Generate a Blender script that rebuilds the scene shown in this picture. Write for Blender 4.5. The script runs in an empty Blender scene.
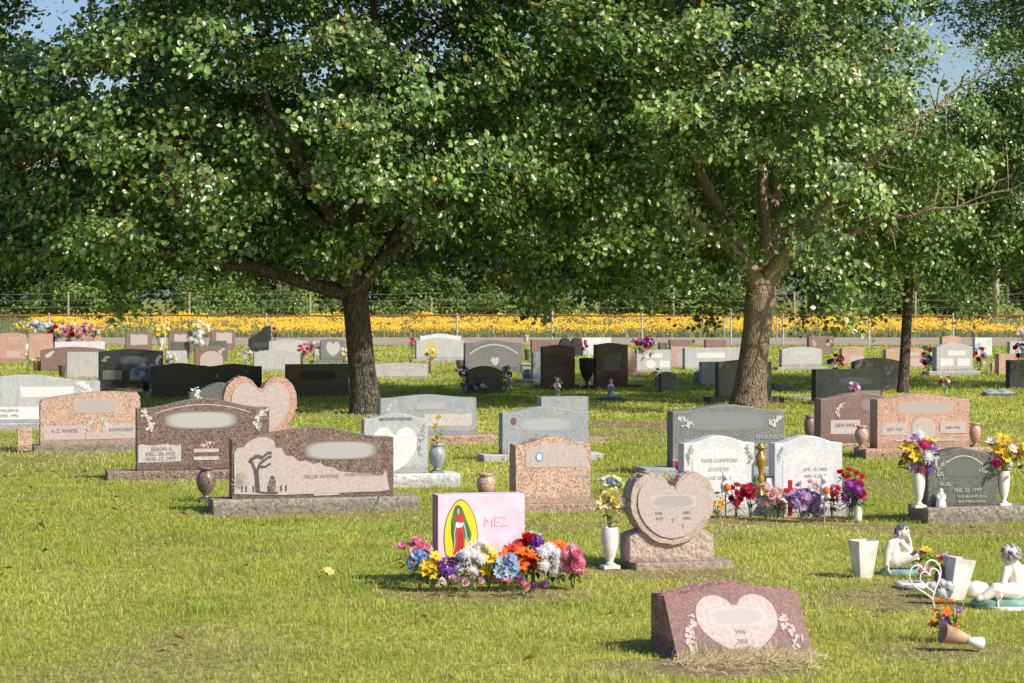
import bpy, bmesh, math, random
import numpy as np
from mathutils import Vector, Matrix, Euler

# ------------------------------------------------------------------ basics
F = 2400.0; H = 1.70; YH = 300.0; CXP = 512.0; CYP = 341.5
PITCH = math.atan((CYP - YH) / F)
YAW = math.radians(14)
SUN_EL = math.radians(39); SUN_AZ = math.radians(53)     # azimuth measured to the right of "straight behind the camera"
sc = bpy.context.scene
COL = sc.collection
R = math.radians
rnd = random.Random(7)

def ray(px, py):
    x = (px - CXP) / F; z = (CYP - py) / F; y = 1.0
    c, s = math.cos(PITCH), math.sin(PITCH)
    return Vector((x, y * c + z * s, -y * s + z * c))
def at(px, py):
    d = ray(px, py); k = H / -d.z
    return Vector((d.x * k, d.y * k, 0.0))
def scale_at(py):
    return at(512, py).y / F

def hexc(h):
    h = h.lstrip('#'); o = []
    for i in (0, 2, 4):
        v = int(h[i:i+2], 16) / 255
        o.append(v / 12.92 if v <= .04045 else ((v + .055) / 1.055) ** 2.4)
    return tuple(o)

def tag(o, label=None, cat=None, group=None, kind=None):
    if label: o['label'] = label
    if cat: o['category'] = cat
    if group: o['group'] = group
    if kind: o['kind'] = kind
    return o
def thing(name, label, cat, loc=(0, 0, 0), rz=0.0, group=None):
    o = bpy.data.objects.new(name, None); COL.objects.link(o)
    o.empty_display_size = .1
    o.location = loc; o.rotation_euler = (0, 0, rz)
    return tag(o, label, cat, group)
def link_mesh(name, me, parent=None, loc=(0, 0, 0), rot=(0, 0, 0), scl=None):
    o = bpy.data.objects.new(name, me); COL.objects.link(o)
    if parent is not None: o.parent = parent
    o.location = loc; o.rotation_euler = rot
    if scl is not None: o.scale = scl if hasattr(scl, '__len__') else (scl,) * 3
    return o

# ------------------------------------------------------------------ materials
MATS = {}
def newmat(name):
    m = bpy.data.materials.new(name); m.use_nodes = True
    nt = m.node_tree
    for n in list(nt.nodes): nt.nodes.remove(n)
    out = nt.nodes.new('ShaderNodeOutputMaterial')
    b = nt.nodes.new('ShaderNodeBsdfPrincipled')
    nt.links.new(b.outputs[0], out.inputs[0])
    return m, nt, b, out
def N(nt, t, **kw):
    n = nt.nodes.new(t)
    for k, v in kw.items(): setattr(n, k, v)
    return n
def mixc(nt, fac, a, b, mode='MIX'):
    n = nt.nodes.new('ShaderNodeMix'); n.data_type = 'RGBA'; n.blend_type = mode
    for i, v in ((0, fac), (6, a), (7, b)):
        if hasattr(v, 'links'): nt.links.new(v, n.inputs[i])
        elif i == 0: n.inputs[0].default_value = v
        else: n.inputs[i].default_value = (v[0], v[1], v[2], 1)
    return n.outputs[2]
def ramp(nt, src, p0, p1, c0=(0, 0, 0), c1=(1, 1, 1)):
    r = nt.nodes.new('ShaderNodeValToRGB')
    r.color_ramp.elements[0].position = p0; r.color_ramp.elements[1].position = p1
    r.color_ramp.elements[0].color = (*c0, 1); r.color_ramp.elements[1].color = (*c1, 1)
    nt.links.new(src, r.inputs[0]); return r.outputs[0]
def objcoord(nt):
    tc = nt.nodes.new('ShaderNodeTexCoord'); oi = nt.nodes.new('ShaderNodeObjectInfo')
    va = nt.nodes.new('ShaderNodeVectorMath'); va.operation = 'MULTIPLY_ADD'
    cb = nt.nodes.new('ShaderNodeCombineXYZ')
    for i in range(3): nt.links.new(oi.outputs['Random'], cb.inputs[i])
    va.inputs[1].default_value = (37, 53, 71)
    nt.links.new(cb.outputs[0], va.inputs[0]); nt.links.new(tc.outputs['Object'], va.inputs[2])
    return va.outputs[0], tc
def granite(name, c, speck_dark, speck_light, rough=.32, scale=70, stain=.35, bump=.0, contrast=1.0, coat=0.0):
    if name in MATS: return MATS[name]
    m, nt, b, out = newmat(name)
    v, tc = objcoord(nt)
    vo = N(nt, 'ShaderNodeTexVoronoi'); vo.inputs['Scale'].default_value = scale
    nt.links.new(v, vo.inputs['Vector'])
    sep = N(nt, 'ShaderNodeSeparateColor'); nt.links.new(vo.outputs['Color'], sep.inputs[0])
    f1 = ramp(nt, sep.outputs[0], .62, .70); f2 = ramp(nt, sep.outputs[1], .70, .78)
    base = mixc(nt, f1, c, speck_dark); base = mixc(nt, f2, base, speck_light)
    no = N(nt, 'ShaderNodeTexNoise'); no.inputs['Scale'].default_value = 5; no.inputs['Detail'].default_value = 6
    no.inputs['Roughness'].default_value = .65
    nt.links.new(v, no.inputs['Vector'])
    mp = N(nt, 'ShaderNodeMapping'); mp.inputs['Scale'].default_value = (9, 9, 1.1); nt.links.new(v, mp.inputs[0])
    ns = N(nt, 'ShaderNodeTexNoise'); ns.inputs['Scale'].default_value = 1.6; ns.inputs['Detail'].default_value = 5; nt.links.new(mp.outputs[0], ns.inputs['Vector'])
    sr = N(nt, 'ShaderNodeMath', operation='MULTIPLY'); nt.links.new(ramp(nt, ns.outputs[0], .50, .72), sr.inputs[0]); sr.inputs[1].default_value = .30
    base = mixc(nt, sr.outputs[0], base, tuple(x * .5 for x in c))
    st = ramp(nt, no.outputs[0], .42, .72)
    stm = N(nt, 'ShaderNodeMath', operation='MULTIPLY'); nt.links.new(st, stm.inputs[0]); stm.inputs[1].default_value = stain
    base = mixc(nt, stm.outputs[0], base, tuple(x * .55 for x in c))
    # damp green soil line near the ground
    sx = N(nt, 'ShaderNodeSeparateXYZ'); nt.links.new(tc.outputs['Object'], sx.inputs[0])
    na = N(nt, 'ShaderNodeMath', operation='MULTIPLY_ADD'); nt.links.new(no.outputs[0], na.inputs[0]); na.inputs[1].default_value = -.09
    nt.links.new(sx.outputs[2], na.inputs[2])
    gl = ramp(nt, na.outputs[0], -.06, .03, (1, 1, 1), (0, 0, 0))
    gm = N(nt, 'ShaderNodeMath', operation='MULTIPLY'); nt.links.new(gl, gm.inputs[0]); gm.inputs[1].default_value = .35
    base = mixc(nt, gm.outputs[0], base, (.10, .085, .045))
    nt.links.new(base, b.inputs['Base Color'])
    b.inputs['Roughness'].default_value = rough
    b.inputs['Coat Weight'].default_value = coat; b.inputs['Coat Roughness'].default_value = .12
    if bump > 0:
        n2 = N(nt, 'ShaderNodeTexNoise'); n2.inputs['Scale'].default_value = 22; n2.inputs['Detail'].default_value = 5
        nt.links.new(v, n2.inputs['Vector'])
        bp = N(nt, 'ShaderNodeBump'); bp.inputs['Strength'].default_value = bump; bp.inputs['Distance'].default_value = .03
        nt.links.new(n2.outputs[0], bp.inputs['Height']); nt.links.new(bp.outputs[0], b.inputs['Normal'])
    MATS[name] = m; return m
GR = {}
def gpair(key, c, d, l, scale=70, rough=.3, stain=.3, side=1.0, coat=0.0):
    GR[key] = (granite(key + '_polished', c, d, l, rough, scale, stain, coat=coat),
               granite(key + '_pitched', tuple(x * side for x in c), d, tuple(min(1, x * side) for x in l), .85, scale, stain, .8))
BASEC = {'red': (.235, .122, .100), 'tan': (.56, .375, .275), 'pink': (.55, .335, .25), 'rose': (.52, .40, .325), 'brown': (.20, .138, .112), 'mauve': (.25, .160, .135),
         'gray': (.49, .495, .485), 'bluegray': (.34, .36, .37), 'white': (.67, .67, .655), 'slate': (.135, .138, .122), 'midgray': (.205, .212, .203), 'black': (.034, .039, .039), 'darkred': (.095, .056, .048)}
def gp(key, lo, hi, scale, rough, stain, side=1.0):
    c = BASEC[key]; gpair(key, c, tuple(x * lo for x in c), tuple(min(.85, x * hi) for x in c), scale, rough, stain, side)
gp('red', .62, 1.35, 150, .40, .2, 1.9)
gp('tan', .50, 1.25, 95, .50, .25); gp('pink', .55, 1.3, 110, .45, .3); gp('rose', .68, 1.2, 130, .55, .3)
gp('brown', .45, 1.7, 95, .30, .15, 1.5); gp('mauve', .62, 1.4, 130, .38, .3, 1.3)
gp('gray', .70, 1.22, 150, .45, .3); gp('bluegray', .70, 1.25, 150, .4, .25); gp('white', .78, 1.12, 140, .55, .3)
gp('slate', .60, 1.5, 130, .36, .3); gp('midgray', .66, 1.4, 130, .36, .3); gp('black', .5, 2.2, 120, .22, .2, 1.6); gp('darkred', .4, 1.7, 90, .22, .3, 1.4)
granite('aged_concrete', (.33, .29, .235), (.2, .17, .13), (.42, .38, .31), .9, 60, .6, .6)

def plain(name, c, rough=.5, var=.25, vscale=30, bump=0, spec=.5, metal=0, sub=0, trans=0):
    if name in MATS: return MATS[name]
    m, nt, b, out = newmat(name)
    v, tc = objcoord(nt)
    no = N(nt, 'ShaderNodeTexNoise'); no.inputs['Scale'].default_value = vscale; no.inputs['Detail'].default_value = 4
    nt.links.new(v, no.inputs['Vector'])
    f = ramp(nt, no.outputs[0], .35, .7)
    col = mixc(nt, f, tuple(min(1, x * (1 + var * .4)) for x in c), tuple(x * (1 - var) for x in c))
    nt.links.new(col, b.inputs['Base Color'])
    b.inputs['Roughness'].default_value = rough; b.inputs['Specular IOR Level'].default_value = spec
    b.inputs['Metallic'].default_value = metal
    if bump:
        bp = N(nt, 'ShaderNodeBump'); bp.inputs['Strength'].default_value = bump; bp.inputs['Distance'].default_value = .01
        nt.links.new(no.outputs[0], bp.inputs['Height']); nt.links.new(bp.outputs[0], b.inputs['Normal'])
    if trans:
        tr = N(nt, 'ShaderNodeBsdfTranslucent'); nt.links.new(col, tr.inputs[0])
        mx = N(nt, 'ShaderNodeMixShader'); mx.inputs[0].default_value = trans
        nt.links.new(b.outputs[0], mx.inputs[1]); nt.links.new(tr.outputs[0], mx.inputs[2]); nt.links.new(mx.outputs[0], out.inputs[0])
    MATS[name] = m; return m
# frosted carving fields
plain('frost_light', (.54, .485, .445), .8, .22, 40)
plain('frost_white', (.70, .69, .66), .8, .15, 40)
plain('frost_gray', (.40, .39, .385), .7, .12, 30)
plain('frost_dim', (.20, .20, .19), .7, .2, 40)
plain('frost_rose', (.51, .43, .39), .8, .2, 60)
plain('letter_dark', (.07, .06, .06), .8, .2)
plain('letter_mid', (.36, .31, .28), .8, .2)
plain('letter_pale', (.50, .49, .43), .8, .2)
plain('letter_pink', (.56, .36, .35), .8, .2)
plain('carve_pale', (.58, .54, .50), .8, .3, 60)
plain('carve_dim', (.30, .31, .30), .8, .3, 60)
plain('white_ceramic', (.80, .735, .66), .5, .38, 7, .15)
plain('white_plaster', (.84, .79, .72), .6, .18, 14, .1)
plain('skin_plaster', (.86, .75, .66), .6, .26, 14)
plain('hair_gray', (.17, .165, .17), .7, .8, 60)
plain('teal_paint', (.21, .40, .34), .55, .45, 25, .3)
plain('terracotta', (.52, .34, .20), .8, .3, 20)
plain('brown_pot', (.22, .10, .08), .6, .3, 20)
plain('pink_paint', (.90, .60, .69), .6, .16, 9)
plain('pink_shaded_side', (.50, .22, .31), .7, .2, 8)
plain('sunny_yellow', (.85, .66, .015), .6, .1)
plain('cloak_green', (.05, .20, .07), .6, .1)
plain('robe_red', (.60, .03, .03), .6, .12)
plain('face_tan', (.52, .34, .25), .7, .1)
plain('outline_brown', (.12, .04, .03), .7, .1)
plain('gold_metal', (.50, .28, .06), .4, .35, 30, 0, .5, .4)
plain('gray_metal', (.40, .41, .41), .5, .2, 20, 0, .5, .3)
plain('white_wire', (.80, .78, .74), .4, .1)
plain('black_plastic', (.02, .02, .022), .4, .2)
plain('paper_white', (.78, .78, .76), .7, .08)
plain('stem_green', (.07, .15, .035), .6, .4, 40)
plain('leaf_green', (.055, .135, .035), .5, .5, 30, trans=.25)
plain('leaf_lime', (.26, .36, .05), .5, .4, 30, trans=.3)
plain('rail_rust', (.36, .10, .045), .8, .35, 3)
plain('post_steel', (.50, .50, .48), .6, .25, 4)
plain('wire_steel', (.30, .29, .26), .6, .2)
plain('pole_wood', (.50, .39, .26), .85, .4, 4, .2)
plain('silver_statue', (.42, .42, .41), .5, .4, 20)
PET = dict(pink=(.90, .36, .47), lightpink=(.84, .52, .55), magenta=(.72, .04, .22), red=(.66, .015, .02), orange=(.86, .19, .01),
           yellow=(.88, .66, .03), paleyellow=(.86, .76, .30), white=(.94, .93, .91), blue=(.22, .42, .74), lightblue=(.42, .58, .78),
           purple=(.24, .07, .48), lavender=(.50, .33, .62), violet=(.42, .09, .42), peach=(.84, .54, .46), navy=(.03, .04, .22), gold=(.75, .45, .06), coral=(.74, .10, .10))
for k, c in PET.items(): plain('petal_' + k, c, .65, .18, 25, trans=.42 if k == 'white' else .3)
PET_M = {k: MATS['petal_' + k] for k in PET}

def soft_panel_mat(key, inner, edge):
    nm = 'soft_' + key
    if nm in MATS: return MATS[nm]
    m, nt, b, out = newmat(nm)
    tc = N(nt, 'ShaderNodeTexCoord'); sx = N(nt, 'ShaderNodeSeparateXYZ'); nt.links.new(tc.outputs['Generated'], sx.inputs[0])
    def pw(o):
        a = N(nt, 'ShaderNodeMath', operation='MULTIPLY_ADD'); nt.links.new(o, a.inputs[0]); a.inputs[1].default_value = 2; a.inputs[2].default_value = -1
        ab = N(nt, 'ShaderNodeMath', operation='ABSOLUTE'); nt.links.new(a.outputs[0], ab.inputs[0])
        p = N(nt, 'ShaderNodeMath', operation='POWER'); nt.links.new(ab.outputs[0], p.inputs[0]); p.inputs[1].default_value = 3.0
        return p.outputs[0]
    ad = N(nt, 'ShaderNodeMath', operation='ADD'); nt.links.new(pw(sx.outputs[0]), ad.inputs[0]); nt.links.new(pw(sx.outputs[2]), ad.inputs[1])
    f = ramp(nt, ad.outputs[0], .45, 1.0)
    col = mixc(nt, f, inner, edge); nt.links.new(col, b.inputs['Base Color']); b.inputs['Roughness'].default_value = .6
    MATS[nm] = m; return m

# ------------------------------------------------------------------ mesh helpers
class MB:
    def __init__(s): s.v = []; s.f = []; s.m = []
    def add(s, vs, fs, mi=0):
        o = len(s.v); s.v += [tuple(p) for p in vs]; s.f += [tuple(i + o for i in q) for q in fs]; s.m += [mi] * len(fs)
    def box(s, x0, x1, y0, y1, z0, z1, mi=0):
        s.add([(x, y, z) for z in (z0, z1) for y in (y0, y1) for x in (x0, x1)],
              [(0, 2, 3, 1), (4, 5, 7, 6), (0, 1, 5, 4), (2, 6, 7, 3), (0, 4, 6, 2), (1, 3, 7, 5)], mi)
    def tube(s, pts, rads, n=8, mi=0, cap=True):
        pts = [Vector(p) for p in pts]
        if not hasattr(rads, '__len__'): rads = [rads] * len(pts)
        rings = []; up = None
        for i, p in enumerate(pts):
            d = (pts[min(i + 1, len(pts) - 1)] - pts[max(i - 1, 0)]).normalized()
            if up is None:
                up = d.orthogonal().normalized()
            else:
                up = (up - d * up.dot(d)).normalized()
            w = d.cross(up)
            rings.append([p + (up * math.cos(2 * math.pi * k / n) + w * math.sin(2 * math.pi * k / n)) * rads[i] for k in range(n)])
        vs = [q for r in rings for q in r]; fs = []
        for i in range(len(rings) - 1):
            for k in range(n):
                a = i * n + k; b_ = i * n + (k + 1) % n
                fs.append((a, b_, b_ + n, a + n))
        if cap:
            fs.append(tuple(range(n - 1, -1, -1))); fs.append(tuple(range((len(rings) - 1) * n, len(rings) * n)))
        s.add(vs, fs, mi)
    def lathe(s, prof, n=18, mi=0, M=None):
        vs = []; fs = []
        for r, z in prof:
            for k in range(n):
                a = 2 * math.pi * k / n; p = Vector((r * math.cos(a), r * math.sin(a), z)); vs.append(M @ p if M else p)
        for i in range(len(prof) - 1):
            for k in range(n):
                a = i * n + k; b_ = i * n + (k + 1) % n; fs.append((a, b_, b_ + n, a + n))
        fs.append(tuple(range(n - 1, -1, -1)))
        s.add(vs, fs, mi)
    def ball(s, c, r, n=8, m=6, mi=0):
        c = Vector(c); rr = r if hasattr(r, '__len__') else (r, r, r)
        vs = [c + Vector((0, 0, -rr[2]))]
        for i in range(1, m):
            t = math.pi * i / m
            for k in range(n):
                a = 2 * math.pi * k / n
                vs.append(c + Vector((rr[0] * math.sin(t) * math.cos(a), rr[1] * math.sin(t) * math.sin(a), -rr[2] * math.cos(t))))
        vs.append(c + Vector((0, 0, rr[2]))); L = len(vs) - 1; fs = []
        for k in range(n):
            fs.append((0, 1 + (k + 1) % n, 1 + k)); fs.append((L, L - n + k, L - n + (k + 1) % n))
        for i in range(m - 2):
            for k in range(n):
                a = 1 + i * n + k; b_ = 1 + i * n + (k + 1) % n; fs.append((a, b_, b_ + n, a + n))
        s.add(vs, fs, mi)
    def mesh(s, name, mats, smooth=False):
        me = bpy.data.meshes.new(name); me.from_pydata(s.v, [], s.f)
        for m in (mats if isinstance(mats, (list, tuple)) else [mats]): me.materials.append(m)
        me.polygons.foreach_set('material_index', s.m)
        if smooth: me.polygons.foreach_set('use_smooth', [True] * len(s.f))
        me.update(); return me
    def build(s, name, mats, parent=None, loc=(0, 0, 0), rot=(0, 0, 0), smooth=False):
        return link_mesh(name, s.mesh(name, mats, smooth), parent, loc, rot)

def bevel_mesh(me, off, seg=2, ang=30):
    bm = bmesh.new(); bm.from_mesh(me)
    es = [e for e in bm.edges if len(e.link_faces) == 2 and e.calc_face_angle(0) > R(ang)]
    bmesh.ops.bevel(bm, geom=es, offset=off, segments=seg, affect='EDGES', profile=.6, clamp_overlap=True)
    bm.to_mesh(me); bm.free()

def resample(poly, step):
    out = []
    n = len(poly)
    for i in range(n):
        a = Vector(poly[i]); b = Vector(poly[(i + 1) % n]); L = (b - a).length
        k = max(1, int(L / step))
        for j in range(k): out.append(tuple(a + (b - a) * j / k))
    return out
def profile(kind, w, h, rise=.12):
    """closed outline (x,z), counter-clockwise seen from the front, bottom edge first"""
    hw = w / 2; P = [(-hw, 0), (hw, 0)]
    if kind == 'flat': P += [(hw, h), (-hw, h)]
    elif kind == 'serp':
        n = 22; sh = h * (1 - rise)
        for i in range(n + 1):
            u = 1 - 2 * i / n; a = abs(u)
            z = sh + h * rise * (.5 + .5 * math.cos(math.pi * min(1, a / .86))) ** .8
            P.append((u * hw, z))
    elif kind == 'arch':
        n = 18; sh = h * (1 - rise)
        for i in range(n + 1):
            u = 1 - 2 * i / n; P.append((u * hw, sh + h * rise * (1 - u * u)))
    elif kind == 'round':
        n = 22; sh = h * (1 - rise)
        for i in range(n + 1):
            u = math.cos(math.pi * i / n); P.append((u * hw, sh + h * rise * math.sqrt(max(0, 1 - u * u))))
    elif kind == 'peak':
        P += [(hw, h * (1 - rise)), (hw * .25, h), (-hw * .25, h), (-hw, h * (1 - rise))]
    elif kind == 'shoulder':
        P += [(hw, h * (1 - rise)), (hw * .8, h * (1 - rise * .9))]
        n = 14
        for i in range(n + 1):
            u = .8 * (1 - 2 * i / n); P.append((u * hw, h * (1 - rise * .6) + h * rise * .6 * (1 - (u / .8) ** 2)))
        P += [(-hw * .8, h * (1 - rise * .9)), (-hw, h * (1 - rise))]
    elif kind == 'oblique':
        P += [(hw, h), (hw * .45, h * .97)]
        for i in range(9):
            t = i / 8; P.append((hw * (.35 - 1.35 * t), h * (.93 - .42 * t ** .65)))
    elif kind == 'book':
        n = 10
        for i in range(n + 1):
            u = 1 - i / n; P.append((u * hw, h * (.93 + .07 * math.sin(math.pi * u))))
        for i in range(1, n + 1):
            u = i / n; P.append((-u * hw, h * (.93 + .07 * math.sin(math.pi * u))))
    elif kind == 'chip':
        P += [(hw, h * .90), (hw * .93, h * .97), (hw * .5, h), (0, h * .985), (-hw * .55, h * .93), (-hw * .95, h * .86), (-hw, h * .80)]
    return P
def heart(w, h, n=48):
    P = []
    for i in range(n):
        t = 2 * math.pi * i / n
        x = 16 * math.sin(t) ** 3; z = 13 * math.cos(t) - 5 * math.cos(2 * t) - 2 * math.cos(3 * t) - math.cos(4 * t)
        P.append((-x / 16 * w / 2, (z + 17) / 29 * h))
    return P   # counter-clockwise from the front, tip at z = 0
def heart_fat(w, h, ex=.5, n=16):
    Rr = [(w / 2 * math.sin(math.pi / 2 * i / n) ** ex, .62 * h * i / n) for i in range(n)]
    for i in range(n + 1):
        a = R(152) * i / n; Rr.append((w / 4 + w / 4 * math.cos(a), .62 * h + .38 * h * math.sin(a) ** .85))
    Rr.append((0, .835 * h))
    return Rr + [(-x, z) for x, z in Rr[-2:0:-1]]
def prism_mesh(name, poly, t, mats, rough=0.0, step=None, seed=0, bev=.006):
    rr = random.Random(seed)
    if rough and step is None: step = .035
    if step: poly = resample(poly, step)
    n = len(poly); ys = [0, t] if not rough else [0, t * .22, t * .5, t * .78, t]
    vs = []
    zmin = min(p[1] for p in poly)
    for j, y in enumerate(ys):
        for (x, z) in poly:
            if rough:
                k = rough if 0 < j < len(ys) - 1 else rough * .25
                dz = 0 if z - zmin < .004 else rr.uniform(-1, 1) * k
                vs.append((x + rr.uniform(-1, 1) * k, y + (rr.uniform(-.01, .01) if 0 < j < len(ys) - 1 else 0), z + dz))
            else: vs.append((x, y, z))
    fs = [tuple(range(n)), tuple(range(len(ys) * n - 1, (len(ys) - 1) * n - 1, -1))]
    for j in range(len(ys) - 1):
        for i in range(n):
            k = (i + 1) % n
            fs.append((j * n + i, (j + 1) * n + i, (j + 1) * n + k, j * n + k))
    mb = MB(); mb.add(vs, fs)
    mb.m = [0, 0] + [1] * (len(fs) - 2)
    me = mb.mesh(name, list(mats))
    if bev and not rough: bevel_mesh(me, bev, 2, 40)
    return me
def flat_shape(shape, w, h):
    hw, hh = w / 2, h / 2
    if shape == 'rect': return [(-hw, -hh), (hw, -hh), (hw, hh), (-hw, hh)]
    if shape == 'ellipse': return [(hw * math.cos(2 * math.pi * i / 36), hh * math.sin(2 * math.pi * i / 36)) for i in range(36)]
    if shape == 'super':
        o = []
        for i in range(40):
            a = 2 * math.pi * i / 40; c, s = math.cos(a), math.sin(a)
            o.append((hw * math.copysign(abs(c) ** .45, c), hh * math.copysign(abs(s) ** .45, s)))
        return o
    if shape == 'heart': return [(x, z - hh) for x, z in heart_fat(w, h, .78)]
    if shape == 'wheart':
        return [(x, z - hh) for x, z in heart(w, h)]
    if shape == 'archp': return [(x, z - hh) for x, z in profile('round', w, h, .45)]
    if shape == 'archlow': return [(x, z - hh) for x, z in profile('arch', w, h, .25)]
    if shape == 'scroll': return [(-hw, -hh), (hw, -hh * .9), (hw, hh), (hw * .9, hh * .8), (hw * .2, hh), (-hw * .2, hh * .8), (-hw * .9, hh), (-hw, hh * .8)]
    if shape == 'cross':
        a = .16 * w
        return [(-a, -hh), (a, -hh), (a, hh * .25), (hw, hh * .25), (hw, hh * .55), (a, hh * .55), (a, hh), (-a, hh), (-a, hh * .55), (-hw, hh * .55), (-hw, hh * .25), (-a, hh * .25)]
    raise ValueError(shape)
def plate(name, poly, cx, cz, y, mat, parent, th=.003):
    """thin flat relief on the front (towards -y) of a stone"""
    n = len(poly)
    vs = [(x + cx, y - th, z + cz) for x, z in poly] + [(x + cx, y + .0005, z + cz) for x, z in poly]
    fs = [tuple(range(n))] + [(i, i + n, (i + 1) % n + n, (i + 1) % n) for i in range(n)]
    mb = MB(); mb.add(vs, fs); return mb.build(name, mat, parent)
def stroke(mb, pts, wd, y, mi=0):
    for i in range(len(pts) - 1):
        a = Vector((pts[i][0], pts[i][1])); b = Vector((pts[i + 1][0], pts[i + 1][1])); d = (b - a)
        if d.length < 1e-6: continue
        n = Vector((-d.y, d.x)).normalized() * wd / 2; yy = y - .00003 * i
        mb.add([(a.x - n.x, yy, a.y - n.y), (b.x - n.x, yy, b.y - n.y), (b.x + n.x, yy, b.y + n.y), (a.x + n.x, yy, a.y + n.y)], [(0, 1, 2, 3)], mi)
def spray(cx, cz, w, h, y, mat, parent, seed, n=26):
    """carved spray of leaves and small roses"""
    rr = random.Random(seed); mb = MB(); n = int(n * 1.5); flip = rr.choice((-1, 1)); k = 0
    for i in range(n):
        t = i / n
        x = flip * w * .28 * math.cos(math.pi * (t * 1.6 - .1)) + rr.gauss(0, .15) * w
        z = h * (.38 * (1 - 2 * t)) + rr.uniform(-.09, .09) * h
        a = rr.uniform(0, 6.28); L = rr.uniform(.08, .17) * min(w, h); q = L * rr.uniform(.35, .8)
        yy = y - .0015 - .00006 * k; k += 1
        d = Vector((math.cos(a), math.sin(a))); e = Vector((-d.y, d.x))
        P = [Vector((cx + x, cz - .05 * h + z)) + d * L * u + e * q * v for u, v in ((-1, 0), (-.3, -1), (.4, -.8), (1, 0), (.4, .8), (-.3, 1))]
        mb.add([(p.x, yy, p.y) for p in P], [(0, 1, 2, 3, 4, 5)])
    return mb.build('carving', mat, parent)
_txt = {}
def text_mesh(s, mat):
    cu = bpy.data.curves.new('txt', 'FONT'); cu.body = s; cu.align_x = 'CENTER'; cu.align_y = 'CENTER'; cu.extrude = .01; cu.resolution_u = 3
    ob = bpy.data.objects.new('txt', cu); COL.objects.link(ob)
    dg = bpy.context.evaluated_depsgraph_get()
    me = bpy.data.meshes.new_from_object(ob.evaluated_get(dg))
    bpy.data.objects.remove(ob); bpy.data.curves.remove(cu)
    me.materials.clear(); me.materials.append(mat); return me
def lettering(s, cx, cz, y, size, mat, parent):
    me = text_mesh(s, mat); me.name = 'lettering'
    n = len(me.vertices); co = np.empty(n * 3, 'f'); me.vertices.foreach_get('co', co); co = co.reshape(-1, 3)
    out = np.stack([co[:, 0] * size + cx, y - .002 - co[:, 2] * .1, co[:, 1] * size + cz], 1)
    me.vertices.foreach_set('co', out.astype('f').ravel()); me.update()
    return link_mesh('lettering', me, parent)

FOOT = []   # footprints (centre x, y, half w, half d, yaw, pad) where grass does not grow through
DRY = []    # worn, strawy or bare patches (x, y, rx, ry, strength)
def foot(loc, rz, x0, x1, y0, y1):
    FOOT.append((loc[0], loc[1], rz, x0, x1, y0, y1))

# ------------------------------------------------------------------ headstones
SEED = [100]
def hs(label, xl, xr, yt, yg, key, top='serp', hb=0, bx=None, t=.2, rise=.13, rough=0.0, yaw=None, group=None,
       soft=(), pan=(), txt=(), spr=(), basemat=None, sidekey=None, dry=True, over=.07, name='headstone', stroke_arc=None):
    """xl..xr front face, yt top, yg ground line in front; all read off as image rows and columns and turned into metres on the ground"""
    SEED[0] += 1; sd = SEED[0]
    yw = YAW + R(rnd.uniform(-1.2, 1.2)) if yaw is None else yaw
    xm = (xl + xr) / 2
    G = at(xm, yg); s = G.y / F
    fw = math.cos(yw) - math.sin(yw) * (xm - CXP) / F
    w = (xr - xl) * s / fw; h = (yg - yt - hb) * s; zb = hb * s
    root = thing(name, label, 'headstone', G, yw, group)
    y0 = over if hb else 0.0
    poly = profile(top, w, h, rise) if isinstance(top, str) else top(w, h, rise)
    me = prism_mesh('stone', poly, t, GR[key], rough, seed=sd)
    st = link_mesh('stone', me, root, (0, y0, zb - (.0 if hb else .02)))
    if hb:
        bl, br = bx if bx else (xl - 8, xr + 8)
        m = MB(); m.box((bl - xm) * s / fw, (br - xm) * s / fw, 0, t + 2 * over, -.06, zb - .002)
        bm = GR[basemat][1] if basemat in GR else (MATS[basemat] if basemat else GR[key][1])
        me = m.mesh('base', bm); bevel_mesh(me, .01, 2)
        link_mesh('base', me, root)
        foot(G, yw, (bl - xm) * s / fw, (br - xm) * s / fw, 0, t + 2 * over)
    else: foot(G, yw, -w / 2, w / 2, 0, t)
    yf = y0 - .0
    z0 = zb if hb else -.02
    cA = GR[key][0]
    for i, (shape, cx, cz, pw, ph, inner) in enumerate(soft):
        base = BASEC[key]
        m_ = soft_panel_mat(key + '_%d%d%d' % tuple(int(q * 99) for q in inner), inner, base)
        plate('name_panel', flat_shape(shape, pw * w, ph * h), cx * w, z0 + cz * h, yf - .0006 * i, m_, root, .002)
    for i, (shape, cx, cz, pw, ph, mk) in enumerate(pan):
        nm = {'heart': 'heart_panel', 'cross': 'cross_carving'}.get(shape, 'name_panel')
        plate(nm, flat_shape(shape, pw * w, ph * h), cx * w, z0 + cz * h, yf - .0005 * i, MATS[mk], root, .003 + .0012 * i)
    for (cx, cz, sw, sh, mk) in spr:
        spray(cx * w, z0 + cz * h, sw * w, sh * h, yf - .003, MATS[mk], root, sd * 7 + int(cx * 100), 26)
    for (tx, cx, cz, sz, mk) in txt:
        lettering(tx, cx * w, z0 + cz * h, yf - .008, sz * h * 1.4, MATS[mk], root)
    if stroke_arc:
        hw_, z1_, z2_, wd_ = stroke_arc; m = MB()
        stroke(m, [((u / 10 - 1) * hw_ * w, z0 + h * (z1_ + (z2_ - z1_) * (1 - (u / 10 - 1) ** 2))) for u in range(21)], wd_, yf - .002)
        m.build('carving', MATS['carve_pale'], root)
    root['_w'] = w; root['_h'] = h; root['_zb'] = zb; root['_s'] = s; root['_y0'] = y0
    if dry: DRY.append((G.x + .05, G.y - .08, w * .6, .35, .55))
    return root
plain('letter_faded', (.47, .45, .42), .8, .25)
# ------------------------------------------------------------------ the headstones, row by row
G_H = 'headstones standing in rows'
SOFTG = (.36, .34, .33)
def H_(label, *a, **k): k.setdefault('group', G_H); return hs(label, *a, **k)

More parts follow.
